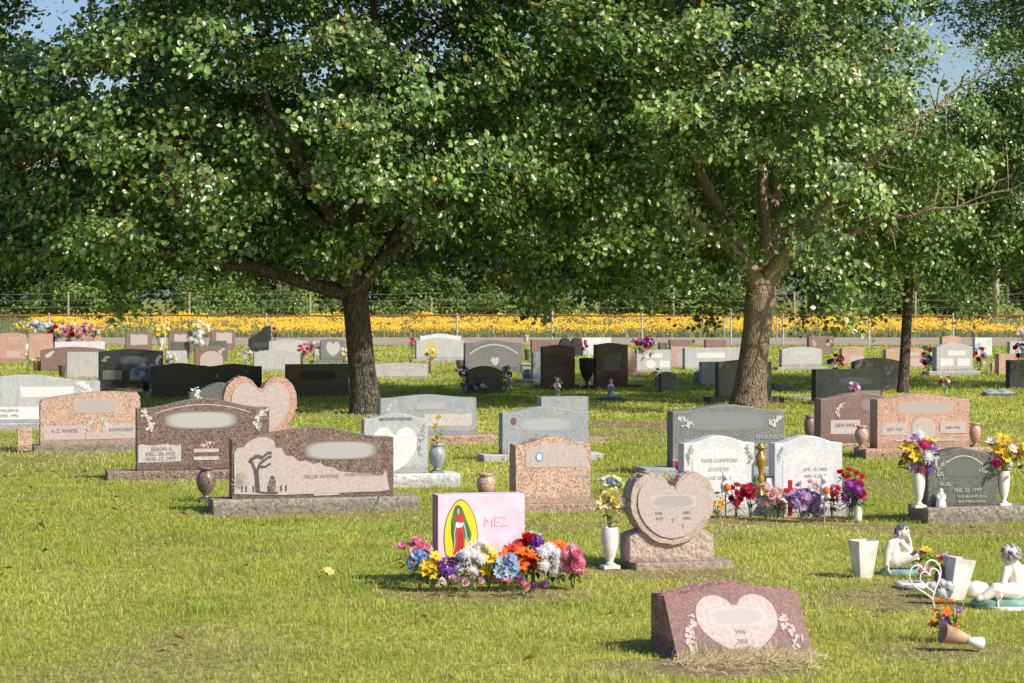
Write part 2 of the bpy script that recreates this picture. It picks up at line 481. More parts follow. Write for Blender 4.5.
# --- nearest: slanted red marker
def slant_marker():
    G = at(747, 656); s = G.y / F; yw = YAW
    root = thing('headstone', 'low slanted red granite marker with pale heart, nearest stone with hay at its foot', 'headstone', G, yw, G_H)
    fw = math.cos(yw) - math.sin(yw) * (747 - CXP) / F
    w = 136 * s / fw; h = 70 * s; D = .34
    prof = profile('serp', w, h, .13)
    poly = resample(prof, .03); n = len(poly); rr = random.Random(5)
    def fy(z): return D * .78 * max(0, z) / h
    fr = [(x, fy(z), z - .02) for x, z in poly]
    ins = []
    rings = [fr]
    for k in (.14, .3, .46, .62, .8, 1):
        ring = []
        for (x, z) in poly:
            y = fy(z) + (D + .10 - fy(z)) * k
            j = 0 if k == 1 or z < .01 else 1
            sx = (1 if x > 0 else -1) * (abs(x) > w * .485)
            ring.append((x + j * (rr.uniform(-.034, .016) * sx + rr.uniform(-.004, .004)), y, z - .02 + j * rr.uniform(-.006, .004)))
        rings.append(ring)
    mb = MB(); vs = [p for r in rings for p in r]
    fs = [tuple(range(n)), tuple(range(7 * n - 1, 6 * n - 1, -1))]
    for j in range(6):
        for i in range(n):
            k = (i + 1) % n; fs.append((j * n + i, (j + 1) * n + i, (j + 1) * n + k, j * n + k))
    mb.add(vs, fs); mb.m = [0] + [1] * (len(fs) - 1)
    mb.build('stone', list(GR['red']), root)
    def slope(o):
        for v in o.data.vertices:
            v.co.y = v.co.y + fy(v.co.z + .02) - .001
    hp = plate('heart_panel', flat_shape('heart', w * .60, h * .80), .0, h * .46 - .02, 0, MATS['frost_rose'], root, .002); slope(hp)
    sf = plate('name_panel', flat_shape('super', w * .42, h * .24), .0, h * .57 - .02, -.002, soft_panel_mat('slant', (.43, .38, .365), (.55, .46, .415)), root, .001); slope(sf)
    for sgn in (-1, 1):
        o = spray(sgn * w * .365, h * .36 - .02, w * .13, h * .62, -.002, MATS['frost_rose'], root, 31 + sgn, 34); slope(o)
    for tx, cz in (('1958', .37), ('2010', .25)):
        o = lettering(tx, 0, h * cz - .02, -.004, h * .08, MATS['letter_pink'], root); slope(o)
    foot(G, yw, -w / 2, w / 2, 0, D + .1)
    return G, s
SL_G, SL_S = slant_marker()

# --- pink painted stone
pk = H_('pink painted rectangular stone with a robed figure in a yellow halo', 438, 525, 491, 582, 'rose', 'flat', t=.17, dry=False)
w, h = pk['_w'], pk['_h']
for o in pk.children:
    if o.name.startswith('stone'):
        o.data.materials.clear(); o.data.materials.append(MATS['pink_paint']); o.data.materials.append(MATS['pink_shaded_side'])
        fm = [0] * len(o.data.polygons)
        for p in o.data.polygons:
            fm[p.index] = 1 if p.normal.x < -.7 else 0  # left flank away from the sun: its shade is put into the colour
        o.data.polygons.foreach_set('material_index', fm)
FIGUP = 0.0
def ppoly(pts, mat, nm, lift):
    # points in fractions of the stone face: u 0..1 left to right, v 0..1 up
    return plate(nm, [((u - .5) * w, (v + FIGUP) * h - .02) for u, v in pts], 0, 0, 0, mat, pk, .002 + lift)
def oval(cu, cv, ru, rv, n=30, pinch=0.0):
    return [(cu + ru * math.cos(2 * math.pi * i / n) * (1 - pinch * max(0, math.sin(2 * math.pi * i / n)) ** 3), cv + rv * math.sin(2 * math.pi * i / n)) for i in range(n)]
ppoly(oval(.262, .53, .196, .425, 34, .22), MATS['outline_brown'], 'halo', 0)
ppoly(oval(.262, .53, .187, .413, 34, .22), MATS['sunny_yellow'], 'halo', .001)
ppoly([(.173, .38), (.30, .38), (.312, .54), (.345, .49), (.372, .49), (.386, .573), (.355, .66), (.318, .745), (.292, .82), (.268, .872), (.225, .895), (.188, .87), (.170, .80), (.150, .72), (.147, .60), (.165, .50)], MATS['cloak_green'], 'painted_cloak', .002)
ppoly([(.196, .72), (.215, .69), (.285, .69), (.302, .745), (.272, .785), (.24, .80), (.21, .775)], MATS['robe_red'], 'painted_robe', .003)
ppoly([(.172, .345), (.303, .345), (.305, .50), (.287, .60), (.272, .665), (.205, .665), (.214, .56), (.198, .45)], MATS['robe_red'], 'painted_robe', .003)
ppoly([(.198, .655), (.225, .64), (.283, .652), (.288, .70), (.255, .69), (.226, .705), (.205, .70)], MATS['paper_white'], 'painted_hands', .004)
ppoly([(.212, .79), (.204, .83), (.214, .866), (.238, .874), (.254, .855), (.256, .81), (.244, .785)], MATS['outline_brown'], 'painted_hair', .003)
ppoly(oval(.231, .822, .0165, .036), MATS['face_tan'], 'painted_face', .004)
def fold(pts, wd, k, nm, mat):
    m = MB(); stroke(m, [((u - .5) * w, v * h - .02) for u, v in pts], wd, -.0075 - .0002 * k); m.build(nm, mat, pk)
for k_, pts_ in enumerate(([(.292, .69), (.315, .60), (.325, .54), (.352, .50)], [(.205, .66), (.185, .58), (.193, .48), (.176, .38)])): fold(pts_, .004, k_, 'painted_trim', MATS['paper_white'])
for k_, pts_ in enumerate(([(.24, .60), (.245, .50), (.232, .36)], [(.27, .58), (.275, .47), (.268, .36)], [(.345, .62), (.355, .57), (.35, .52)], [(.165, .70), (.163, .60), (.176, .50)])): fold(pts_, .003, k_, 'painted_fold', MATS['outline_brown'])
lettering('MEZ', .17 * w, .66 * h, -.001, h * .15, plain('letter_faint', (.87, .55, .64), .8, .1), pk)

# --- heart stone on a plinth
def heart_stone(label, xl, xr, yt, yg, key, plinth, slab, inner, t, face_mat, tipdrop, texts=(), ex=.5):
    yw = YAW; xm = (xl + xr) / 2; G = at(xm, yg); s = G.y / F
    fw = math.cos(yw) - math.sin(yw) * (xm - CXP) / F
    root = thing('headstone', label, 'headstone', G, yw, G_H)
    w = (xr - xl) * s / fw; z1 = (yg - yt) * s
    px0, px1, ph = plinth; pz = ph * s; sl = .032 if slab else 0
    x0, x1 = (px0 - xm) * s / fw, (px1 - xm) * s / fw
    tip = pz * tipdrop
    P = [(x0, sl), (x1, sl), (x1, pz * .86), (x1 - .03, pz * .93), (x1 * .6, pz * 1.02), (x0 * .6, pz * 1.02), (x0 + .03, pz * .93), (x0, pz * .86)]
    me = prism_mesh('plinth', P, t + .03, (GR[key][1], GR[key][1]), .008, .04, 3); link_mesh('plinth', me, root, (0, .03, 0))
    hp = [(x, z + tip) for x, z in heart_fat(w, z1 - tip, ex)]
    me = prism_mesh('stone', hp, t, GR[key], .012, .035, 4); link_mesh('stone', me, root, (0, .0, 0))
    kw = inner
    ip = [(x, z) for x, z in heart_fat(w * kw, (z1 - tip) * kw, ex)]
    plate('heart_panel', ip, 0, tip + (z1 - tip) * (1 - kw) * .55, -.006, MATS[face_mat], root, .004)
    if slab:
        m = MB(); m.box(x0 + .03, (slab - xm) * s / fw, -.01, t + .10, -.05, sl - .002)
        me = m.mesh('base', GR[key][1]); bevel_mesh(me, .008); link_mesh('base', me, root)
    for tx, cx, cz, sz in texts:
        if tx == '+': plate('cross_carving', flat_shape('cross', .022, .035), cx * w, cz * z1, -.011, MATS['letter_mid'], root, .001)
        else: lettering(tx, cx * w, cz * z1, -.0115, sz, MATS['letter_mid'], root)
    foot(G, yw, x0, x1, -.05, t + .1); DRY.append((G.x, G.y - .1, w * .7, .3, .8))
    return root, w, z1
hr, hw_, hz_ = heart_stone('rough rose granite heart standing on its own plinth beside a white urn', 631, 714, 473, 567, 'rose', (631.5, 715.5, 36), 734, .84, .19, 'frost_rose', .62,
    [('1937', -.16, .52, .026), ('1997', .17, .52, .026), ('MAR', -.17, .58, .024), ('DEC', .17, .58, .024), ('+', 0, .50, 0), ('+', .12, .44, 0)])
plate('name_panel', flat_shape('super', hw_ * .55, .085), .0, hz_ * .70, -.0106, soft_panel_mat('hrt', (.40, .37, .34), (.60, .49, .44)), hr, .0006)

heart_stone('pink granite heart with rough rim, behind the tall brown stone near the left trunk', 224, 297, 377, 462, 'pink', (232, 318, 34), None, .80, .2, 'frost_rose', .55, ex=.72)

# --- second row
H_('dark grey granite stone with carved lilies and crosses, a white urn at each side', 934, 1004, 449, 521, 'slate', 'serp', 14, (928, 1030), .18, .10, basemat='aged_concrete', over=.11,
   soft=[('super', .02, .66, .58, .30, (.13, .135, .125))],
   pan=[('cross', -.39, .79, .09, .28, 'frost_light'), ('cross', .42, .79, .09, .28, 'frost_light')],
   spr=[(-.33, .67, .16, .34, 'carve_dim'), (.33, .66, .20, .22, 'carve_dim')],
   txt=[('AUG.', -.26, .385, .066, 'letter_pale'), ('FEB. 20, 1997', .06, .27, .066, 'letter_pale'), ('OUR BELOVED SON,', .12, .16, .042, 'letter_pale'), ('BROTHER & UNCLE', .12, .075, .042, 'letter_pale')],
   stroke_arc=(.28, .72, .87, .008))
H_('aged white serpentine stone with gold vase at its right, flowers along its foot', 687, 758, 436, 514, 'white', 'serp', 16, (680, 768), .15, .12, over=.08,
   pan=[('archlow', 0, .45, .76, .72, 'frost_white')], spr=[(-.42, .72, .10, .35, 'carve_dim'), (.42, .70, .10, .38, 'carve_dim')],
   txt=[('TATE CUMPTON', 0, .60, .058, 'letter_faded'), ('GOODEN', 0, .46, .058, 'letter_faded'), ('JUNE 22 1935', 0, .32, .052, 'letter_faded')])
H_('clean pale grey serpentine stone behind the white angel and purple flowers', 778, 846, 436, 514, 'white', 'serp', 16, (770, 856), .15, .12, over=.08,
   pan=[('archlow', 0, .46, .76, .70, 'frost_white')], spr=[(-.43, .72, .08, .3, 'carve_dim')],
   soft=[('super', 0, .70, .66, .18, (.50, .50, .49))],
   txt=[('APR. 12, 1950', .10, .46, .05, 'letter_faded'), ('MAY 4, 2005', .10, .35, .05, 'letter_faded')])
H_('wide brown granite stone with carved tree scene at left, a grey smudged name field', 234, 396, 428, 511, 'brown', 'serp', 13, (214, 421), .2, .15, .006, basemat='aged_concrete',
   soft=[('super', .17, .67, .46, .27, (.42, .40, .39))],
   txt=[('BILLIE WAYNE', .05, .30, .055, 'letter_mid'), ('MARTHA LOUISE', .31, .32, .050, 'letter_mid')])
H_('tall brown polished stone with white oval name field and scrolled border', 138, 271, 399, 479, 'brown', 'serp', 9, (108, 290), .17, .13,
   soft=[('super', -.02, .70, .56, .25, (.44, .43, .41))],
   pan=[('scroll', -.33, .24, .32, .26, 'frost_light'), ('rect', .02, .27, .19, .05, 'frost_light'), ('rect', .02, .16, .19, .05, 'frost_light'), ('scroll', .37, .24, .26, .26, 'frost_light')],
   spr=[(-.42, .72, .10, .36, 'carve_pale'), (.42, .72, .10, .36, 'carve_pale'), (.02, .36, .10, .10, 'carve_pale')],
   txt=[('ELBON A.', -.31, .305, .050, 'letter_mid'), ('DEC. 30, 1932', -.32, .235, .050, 'letter_mid'), ('AUG. 12, 1997', -.32, .165, .050, 'letter_mid')],
   stroke_arc=(.36, .80, .92, .008))
H_('tan granite stone with small oval photo, between the pink stone and the yellow urn bouquet', 518, 593, 437, 511, 'tan', 'serp', 7, (505, 622), .24, .12, .006,
   pan=[('archlow', .04, .72, .82, .36, 'frost_rose'), ('ellipse', -.19, .70, .10, .15, 'petal_blue'), ('ellipse', -.19, .70, .065, .10, 'paper_white')],
   spr=[(.45, .32, .07, .22, 'carve_pale')],
   txt=[])
H_('mottled tan granite stone with chipped edge, small tan post at its left', 41, 141, 392, 450, 'tan', 'chip', 5, (34, 152), .2, .12, .010, basemat='aged_concrete',
   soft=[('super', .06, .73, .46, .26, (.42, .38, .37))],
   pan=[('rect', -.26, .23, .42, .26, 'frost_rose'), ('rect', .30, .24, .36, .26, 'frost_rose'), ('rect', .08, .17, .26, .14, 'frost_rose')],
   spr=[(.0, .40, .10, .3, 'carve_pale'), (.16, .40, .10, .3, 'carve_pale')],
   txt=[('A. Z. WHITE', -.26, .27, .065, 'letter_mid'), ('RAYMOND', .31, .28, .065, 'letter_mid')])
H_('long light grey serpentine stone at the left edge of the photo', -52, 101, 375, 429, 'gray', 'serp', 6, (-60, 110), .2, .14,
   pan=[('rect', .15, .64, .35, .22, 'frost_white'), ('rect', -.10, .20, .42, .26, 'frost_white')], spr=[(.40, .74, .12, .3, 'frost_white')],
   txt=[('WILLIAM E.', -.10, .26, .06, 'letter_mid'), ('1930  1996', -.10, .15, .06, 'letter_mid')])
H_('grey stone engraved with a large white heart, grey urn on its wide base', 366, 430, 413, 487, 'gray', 'serp', 13, (352, 461), .15, .10, basemat='white', over=.09,
   pan=[('heart', -.02, .40, .70, .72, 'frost_white')], spr=[(.40, .55, .13, .6, 'carve_dim')],
   txt=[('BELOVED MOTHER', .0, .90, .045, 'letter_dark')])
H_('wide mid grey stone with leaf carvings in front of the leaning tree trunk', 675, 787, 405, 474, 'midgray', 'serp', 7, (646, 812), .2, .10,
   soft=[('super', -.02, .74, .70, .30, (.22, .235, .235))], spr=[(-.39, .74, .13, .20, 'carve_pale'), (.42, .74, .13, .20, 'carve_pale')],
   txt=[('WILKINSON', .37, .47, .065, 'letter_pale'), ('SEPT. 10  1991', .32, .33, .06, 'letter_pale'), ('MARRIED', .05, .40, .04, 'letter_pale'), ('MARY RUTH', -.28, .42, .06, 'letter_pale')], basemat='gray')
H_('pale blue grey serpentine stone with a small brown medallion at its corner', 504, 590, 407, 460, 'bluegray', 'serp', 6, (484, 604), .18, .12, basemat='white',
   soft=[('super', .0, .62, .60, .26, (.40, .41, .41))], pan=[('ellipse', -.37, .70, .07, .16, 'brown_pot'), ('rect', -.22, .13, .42, .22, 'frost_white'), ('rect', .26, .13, .38, .22, 'frost_white')])
H_('blue grey upright stone half hidden behind the pale serpentine stone', 543, 590, 397, 442, 'bluegray', 'flat', 4, (530, 606), .2, .08, .004, basemat='tan')
H_('long blue grey stone patched with leaf shadow beside the left trunk', 382, 478, 395, 443, 'bluegray', 'serp', 7, (362, 498), .2, .08, .004, basemat='tan',
   pan=[('rect', .20, .38, .50, .30, 'frost_light'), ('rect', .02, .72, .30, .16, 'frost_gray')], spr=[(-.40, .72, .10, .4, 'frost_light')])
H_('broad pinkish tan granite stone with three carved fields, a vase at each side', 880, 972, 394, 457, 'pink', 'serp', 9, (866, 992), .22, .10, .004,
   soft=[('super', .02, .74, .60, .24, (.42, .36, .33))], pan=[('rect', -.31, .35, .28, .22, 'frost_rose'), ('archp', .0, .38, .25, .36, 'frost_rose'), ('rect', .32, .37, .28, .22, 'frost_rose'), ('rect', .02, .14, .66, .035, 'frost_rose')],
   txt=[('SEPT 1929', -.31, .35, .05, 'letter_mid'), ('JAN 1936', .32, .37, .05, 'letter_mid')])
H_('mauve brown granite stone tucked behind the broad pinkish tan stone', 823, 905, 393, 448, 'mauve', 'serp', 5, (812, 912), .22, .12,
   pan=[('rect', -.20, .32, .36, .28, 'frost_light')], spr=[(-.28, .68, .10, .34, 'carve_pale'), (.20, .42, .14, .3, 'carve_pale')], basemat='tan',
   soft=[('super', .2, .76, .44, .26, (.26, .22, .22))], txt=[('ADA MAE', -.2, .36, .07, 'letter_mid')])
H_('dark green grey stone with white carved flowers peeping from behind the pink heart', 190, 252, 381, 440, 'slate', 'serp', 0, None, .2, .16, spr=[(-.34, .72, .22, .5, 'frost_white')], dry=False)

# --- middle rows, left
H_('glossy black wide stone with two engraved fields in the left tree shade', 100, 164, 349, 388, 'black', 'serp', 4, (92, 172), .2, .06, over=.1,
   soft=[('super', .02, .68, .44, .24, (.10, .11, .13))], pan=[('rect', -.30, .26, .30, .26, 'frost_dim'), ('archp', .05, .28, .16, .36, 'frost_dim')], spr=[(-.40, .72, .10, .2, 'carve_dim'), (.42, .70, .10, .3, 'carve_dim')])
H_('grey stone with sunlit streaks at the left of the glossy black stone', 67, 100, 351, 379, 'gray', 'flat', 0, None, .2, .1, .003, pan=[('rect', .26, .76, .3, .18, 'frost_light'), ('rect', .1, .3, .46, .36, 'frost_light')])
H_('wide maroon stone behind the streaked grey one, bright bouquets above it', 41, 106, 346, 371, 'mauve', 'arch', 0, None, .2, .12, pan=[('rect', .10, .30, .40, .26, 'frost_light'), ('scroll', .3, .68, .40, .22, 'frost_light')], spr=[(-.36, .72, .14, .3, 'carve_pale')])
H_('dark green black stone dappled with sun, white flowers at its left', 153, 207, 362, 397, 'black', 'serp', 0, None, .2, .08, .004)
H_('second dark green black stone with a yellow lichen spot', 206, 262, 363, 392, 'black', 'serp', 0, None, .2, .08, .004, pan=[('ellipse', -.3, .6, .05, .12, 'gold_metal')])
H_('square cornered black stone right of the pink heart, before the trunk', 287, 349, 363, 396, 'black', 'flat', 0, None, .2, .05, .002, soft=[('super', .0, .66, .56, .26, (.035, .037, .04))])
H_('white grey low stone behind the dark stones with pink flowers at its right', 254, 300, 349, 371, 'gray', 'arch', 0, None, .2, .14)
H_('grey stone with pale central field directly below the black diagonal stone', 269, 307, 339, 356, 'gray', 'peak', 0, None, .2, .10, pan=[('rect', -.05, .5, .6, .55, 'frost_light')])
H_('black stone with a steep diagonal curved top', 249, 271, 325, 352, 'black', 'oblique', 0, None, .2, .1, soft=[('super', 0, .3, .7, .2, (.05, .05, .05))])
H_('grey stone engraved with a white heart, close left of the left trunk', 321, 346, 339, 363, 'midgray', 'peak', 3, (313, 352), .2, .10, pan=[('heart', .0, .52, .55, .70, 'frost_light')])
H_('pink heart topped stone at far left with dark red body', 126, 152, 331, 351, 'mauve', 'book', 0, None, .2, .1, pan=[('scroll', .0, .60, .66, .56, 'frost_rose')])
H_('mauve stone with scrolled pale field beside the tall yellow bouquet', 169, 193, 330, 352, 'mauve', 'book', 0, None, .2, .1, pan=[('scroll', .05, .58, .66, .56, 'frost_rose')])
H_('mauve stone with scrolled pale field beside the black diagonal stone', 211, 235, 329, 350, 'mauve', 'book', 0, None, .2, .1, pan=[('scroll', .05, .60, .66, .56, 'frost_rose')])
H_('small slate stone with pale band before the mauve stones', 172, 190, 341, 358, 'slate', 'flat', 0, None, .2, .1)
H_('small weathered slate stone behind the arched brown stone', 210, 227, 340, 361, 'slate', 'flat', 0, None, .2, .1)
H_('low pale grey stone beside the white bouquet behind the dark stones', 166, 187, 350, 366, 'gray', 'flat', 0, None, .2, .1)
H_('brown stone with pale arched face and carved corner flowers', 195, 225, 345, 369, 'mauve', 'serp', 0, None, .2, .08, pan=[('archp', .05, .40, .76, .78, 'frost_rose')], spr=[(.38, .8, .2, .25, 'carve_pale')])
H_('pale red stone at the far left edge near the fence', -2, 26, 333, 363, 'pink', 'arch', 2, (-6, 30), .2, .05, pan=[('rect', .05, .25, .5, .22, 'frost_rose'), ('rect', .1, .8, .5, .06, 'frost_rose')], spr=[(.3, .9, .2, .14, 'frost_rose')])
H_('pale red square stone with a blue and white bouquet on top', 29, 53, 333, 359, 'pink', 'flat', 0, None, .2, .05, spr=[(-.3, .85, .2, .16, 'frost_rose')])
H_('low pale stone under the red and pink bouquets', 55, 105, 341, 357, 'white', 'flat', 0, None, .2, .05, .004)
H_('reddish low stone peeping behind the pink and teal bouquet', 82, 101, 335, 349, 'pink', 'flat', 0, None, .2, .05)

# --- middle rows, centre
H_('low wide grey stone lying close right of the left trunk', 373, 428, 362, 378, 'gray', 'arch', 0, None, .2, .12, pan=[('rect', .05, .70, .46, .2, 'frost_light'), ('rect', -.1, .30, .3, .26, 'frost_light'), ('rect', .28, .30, .3, .26, 'frost_light')])
H_('pale wide stone with white top edge and yellow carved flowers', 417, 465, 338, 362, 'gray', 'serp', 3, (412, 468), .2, .12, soft=[('super', -.2, .62, .30, .50, (.55, .45, .18))])
H_('white topped stone just behind the pale wide stone', 420, 461, 333, 352, 'white', 'serp', 0, None, .2, .12)
H_('dark grey wide stone with arched border and small heart', 466, 523, 340, 372, 'midgray', 'serp', 3, (458, 530), .2, .10, pan=[('rect', -.25, .20, .38, .30, 'frost_dim'), ('rect', .28, .20, .38, .30, 'frost_dim'), ('heart', .02, .26, .14, .30, 'frost_light')], stroke_arc=(.42, .52, .84, .03))
H_('small round black stone wreathed with blue flowers', 469, 503, 365, 393, 'black', 'arch', 0, None, .2, .2, soft=[('super', 0, .4, .7, .4, (.10, .10, .10))])
H_('tall dark red stone on the left of the paired dark red stones', 544, 576, 345, 388, 'darkred', 'serp', 3, (538, 580), .2, .04, soft=[('super', 0, .62, .7, .3, (.12, .07, .06))])
H_('tall dark red stone on the right of the paired dark red stones', 597, 629, 343, 388, 'darkred', 'serp', 3, (592, 644), .2, .04, pan=[('archp', 0, .55, .5, .40, 'frost_dim')])
H_('grey stone seen edgewise at the left of the paired dark red stones', 534, 560, 352, 381, 'bluegray', 'flat', 2, (524, 566), .2, .04)
H_('black double heart stone near the fence', 560, 583, 337, 357, 'black', lambda w, h, r: [(x, z) for x, z in [(-w/2, 0), (w/2, 0)] + [(w * .25 + w * .25 * math.cos(a), h * .55 + h * .45 * math.sin(a)) for a in [math.pi * i / 10 for i in range(10)]] + [(-w * .25 + w * .25 * math.cos(a), h * .55 + h * .45 * math.sin(a)) for a in [math.pi * i / 10 for i in range(11)]]], 0, None, .2, .1)
H_('white flat topped stone near the fence behind the paired stones', 582, 611, 337, 355, 'white', 'flat', 0, None, .2, .1)
H_('mauve low stone near the fence at the left of the black double heart', 532, 560, 339, 356, 'mauve', 'flat', 0, None, .2, .1)
H_('pink scalloped stone with a round medallion right of the paired dark red stones', 600, 638, 345, 374, 'pink', 'round', 2, (594, 644), .2, .6, soft=[('ellipse', .3, .5, .3, .4, (.5, .35, .28))])
H_('light grey stone under the purple and pink bouquet', 637, 671, 349, 371, 'gray', 'flat', 0, None, .2, .05, pan=[('rect', 0, .74, .5, .2, 'frost_white'), ('ellipse', -.1, .35, .3, .4, 'frost_white'), ('rect', .3, .35, .3, .3, 'frost_white')])
H_('small charcoal block stone with a little bouquet at its left', 661, 677, 371, 391, 'slate', 'serp', 0, None, .18, .08)
H_('tan stone with pale arch in front of the small mauve stones', 671, 691, 346, 368, 'tan', 'flat', 0, None, .2, .05, pan=[('archp', .1, .5, .6, .7, 'frost_rose')])
H_('wide light grey stone behind the leaning trunk with pale name field', 685, 742, 347, 369, 'gray', 'flat', 0, None, .2, .05, pan=[('rect', -.05, .66, .5, .24, 'frost_white')])
H_('grey lichen spotted stone at the left of the leaning trunk', 702, 722, 361, 385, 'gray', 'flat', 0, None, .2, .05, .004, pan=[('archp', .2, .4, .5, .6, 'frost_light')])
H_('dark blue grey stone straddling the leaning trunk from behind', 720, 773, 360, 402, 'slate', 'serp', 5, (710, 785), .2, .05)
H_('small mauve stone near the fence left of the leaning trunk', 670, 691, 339, 353, 'mauve', 'flat', 0, None, .2, .05)
H_('second small mauve stone close left of the leaning trunk by the fence', 706, 727, 339, 353, 'mauve', 'flat', 0, None, .2, .05)
H_('little dark post stone by the fence next to the purple and pink bouquet', 660, 667, 342, 353, 'slate', 'flat', 0, None, .2, .05)

# --- middle rows, right
H_('rounded light grey stone with white flowers, right of the leaning trunk', 783, 823, 347, 370, 'gray', 'arch', 3, (778, 828), .2, .12, soft=[('super', .0, .70, .60, .24, (.5, .5, .5))], pan=[('rect', -.2, .32, .34, .3, 'frost_light'), ('rect', .24, .32, .34, .3, 'frost_light')])
H_('brown stone with white corner carvings by the track', 809, 834, 336, 354, 'mauve', 'flat', 0, None, .2, .05, spr=[(-.3, .66, .2, .4, 'frost_rose'), (.3, .66, .2, .4, 'frost_rose')])
H_('bright pink tan stone with pale field, third from the leaning trunk', 842, 864, 346, 365, 'pink', 'arch', 0, None, .2, .10, pan=[('rect', .15, .36, .6, .34, 'frost_rose')])
H_('black wide stone in tree shade with bouquets above and in front', 816, 882, 368, 403, 'black', 'flat', 0, None, .2, .04, .003, soft=[('super', .1, .66, .5, .22, (.05, .05, .05))], pan=[('rect', .3, .25, .36, .28, 'frost_dim')])
H_('dark grey arched stone between the black stone and the thin trunk', 855, 902, 357, 389, 'slate', 'arch', 0, None, .2, .12, pan=[('rect', .2, .2, .4, .3, 'frost_dim')])
H_('pink granite stone behind the thin trunk', 886, 925, 347, 368, 'pink', 'arch', 0, None, .2, .08, pan=[('rect', .2, .70, .3, .16, 'frost_light'), ('rect', .3, .3, .34, .36, 'frost_rose')])
H_('small rust red stone with a round white field by the track', 942, 961, 335, 353, 'pink', 'serp', 0, None, .2, .08, pan=[('archp', .05, .36, .66, .66, 'frost_rose')])
H_('grey stepped stone with red white and blue bouquets at its sides', 938, 974, 344, 375, 'gray', 'shoulder', 4, (929, 981), .25, .10, pan=[('rect', .05, .66, .5, .18, 'frost_white'), ('rect', -.22, .32, .36, .28, 'frost_white'), ('rect', .24, .32, .36, .28, 'frost_white')])
H_('plain white stone standing alone near the track', 975, 992, 337, 356, 'white', 'flat', 0, None, .2, .06)
H_('pale grey stone at the right edge behind the pink one', 1010, 1034, 341, 358, 'gray', 'flat', 0, None, .2, .06)
H_('pink rough stone at the right edge with a small tan post beside it', 999, 1018, 353, 375, 'pink', 'flat', 0, None, .22, .06, .005)
H_('black stone cut by the right edge under a red and blue bouquet', 1010, 1052, 359, 388, 'black', 'flat', 0, None, .2, .06, .003)
# carved tree scene on the wide brown stone
bst = [o for o in COL.objects if o.get('label', '').startswith('wide brown granite')][0]
bw, bh, bz = bst['_w'], bst['_h'], bst['_zb']
def bp_(pts, mat, nm, lift):
    return plate(nm, [((u - .5) * bw, bz + v * bh) for u, v in pts], 0, 0, .07 - .005, mat, bst, .002 + lift)
bp_([(.012, .07), (.30, .045), (.93, .07), (.975, .09), (.965, .20), (.952, .38), (.93, .30), (.80, .335), (.66, .37), (.62, .43), (.57, .44), (.54, .50), (.50, .48), (.45, .53), (.41, .52), (.37, .60), (.33, .60), (.30, .72), (.265, .72), (.255, .82), (.21, .88), (.16, .875), (.12, .84), (.09, .80), (.07, .74), (.03, .72), (.012, .66)][::1], MATS['frost_rose'], 'carved_landscape', 0)
m = MB(); yy = .07 - .0105
def lp(pts, w_, k=0):
    stroke(m, [((u - .5) * bw, bz + v * bh) for u, v in pts], w_, yy - .0004 * k)
lp([(.155, .10), (.152, .25), (.145, .42)], .035, 0); lp([(.15, .38), (.17, .50), (.215, .58), (.24, .60)], .020, 1); lp([(.148, .36), (.12, .52), (.10, .54)], .02, 2)
lp([(.11, .55), (.15, .61), (.19, .58)], .026, 3); lp([(.16, .46), (.20, .45), (.235, .50)], .016, 4); lp([(.19, .60), (.225, .66), (.24, .64)], .018, 5)
lp([(.14, .11), (.19, .085), (.25, .075), (.28, .08)], .012, 6)
for i, u in enumerate((.06, .085, .13, .22, .30, .33)): lp([(u, .10), (u, .19)], .008, 7 + i)
m.build('carving', plain('carve_dark', (.10, .085, .085), .8, .3, 40), bst)  # dark tone of the carved tree, branches and fence posts
m = MB(); yy = .07 - .0105
for i in range(9):
    a = R(20 + i * 18); lp([(.05, .16), (.05 + .06 * math.cos(a), .16 + .22 * math.sin(a))], .005, i)
m.build('carving', MATS['letter_mid'], bst)
bp_([(.225, .09), (.265, .085), (.265, .26), (.25, .33), (.236, .31), (.225, .24)], GR['brown'][0], 'carving', .0065)
bp_([(.50, .045 - .02), (.66, .05 - .02), (.66, .055), (.50, .05)], MATS['frost_light'], 'carving', .001)

# hand built small tan posts by stones
def post_stone(label, xl, xr, yt, yg, key):
    G = at((xl + xr) / 2, yg); s = G.y / F
    o = prism_mesh('stone_post', profile('flat', (xr - xl) * s, (yg - yt) * s), .12, (GR[key][1], GR[key][1]), .004, .04, 9)
    ob = link_mesh('stone_post', o, None, G, (0, 0, YAW)); tag(ob, label, 'stone post'); foot(G, YAW, -.06, .06, 0, .12); return ob
post_stone('small square tan stone post on the grass left of the chipped tan headstone', 18, 32, 428, 451, 'tan')
post_stone('tiny tan stone post beside the pink rough stone at the right edge', 992, 996, 363, 373, 'tan')

# ------------------------------------------------------------------ vases and urns
VPROF = {
 'urn': [(.30, 0), (.34, .02), (.34, .07), (.16, .12), (.17, .17), (.36, .30), (.46, .50), (.48, .64), (.42, .78), (.30, .86), (.28, .90), (.37, .93), (.38, 1.0), (.30, 1.0), (.26, .90), (.2, .8)],
 'tallurn': [(.28, 0), (.30, .02), (.30, .06), (.15, .11), (.14, .16), (.24, .30), (.33, .55), (.36, .80), (.33, .92), (.30, .95), (.31, 1.0), (.24, 1.0), (.2, .85)],
 'jar': [(.30, 0), (.36, .04), (.44, .25), (.48, .5), (.45, .70), (.34, .82), (.32, .86), (.40, .90), (.40, 1.0), (.31, 1.0), (.27, .85)],
 'goblet': [(.36, 0), (.36, .05), (.12, .10), (.10, .22), (.30, .38), (.46, .65), (.48, .95), (.50, 1.0), (.42, 1.0), (.36, .7)],
 'cup': [(.26, 0), (.30, .02), (.40, .9), (.44, .95), (.44, 1.0), (.36, 1.0), (.3, .5)],
}
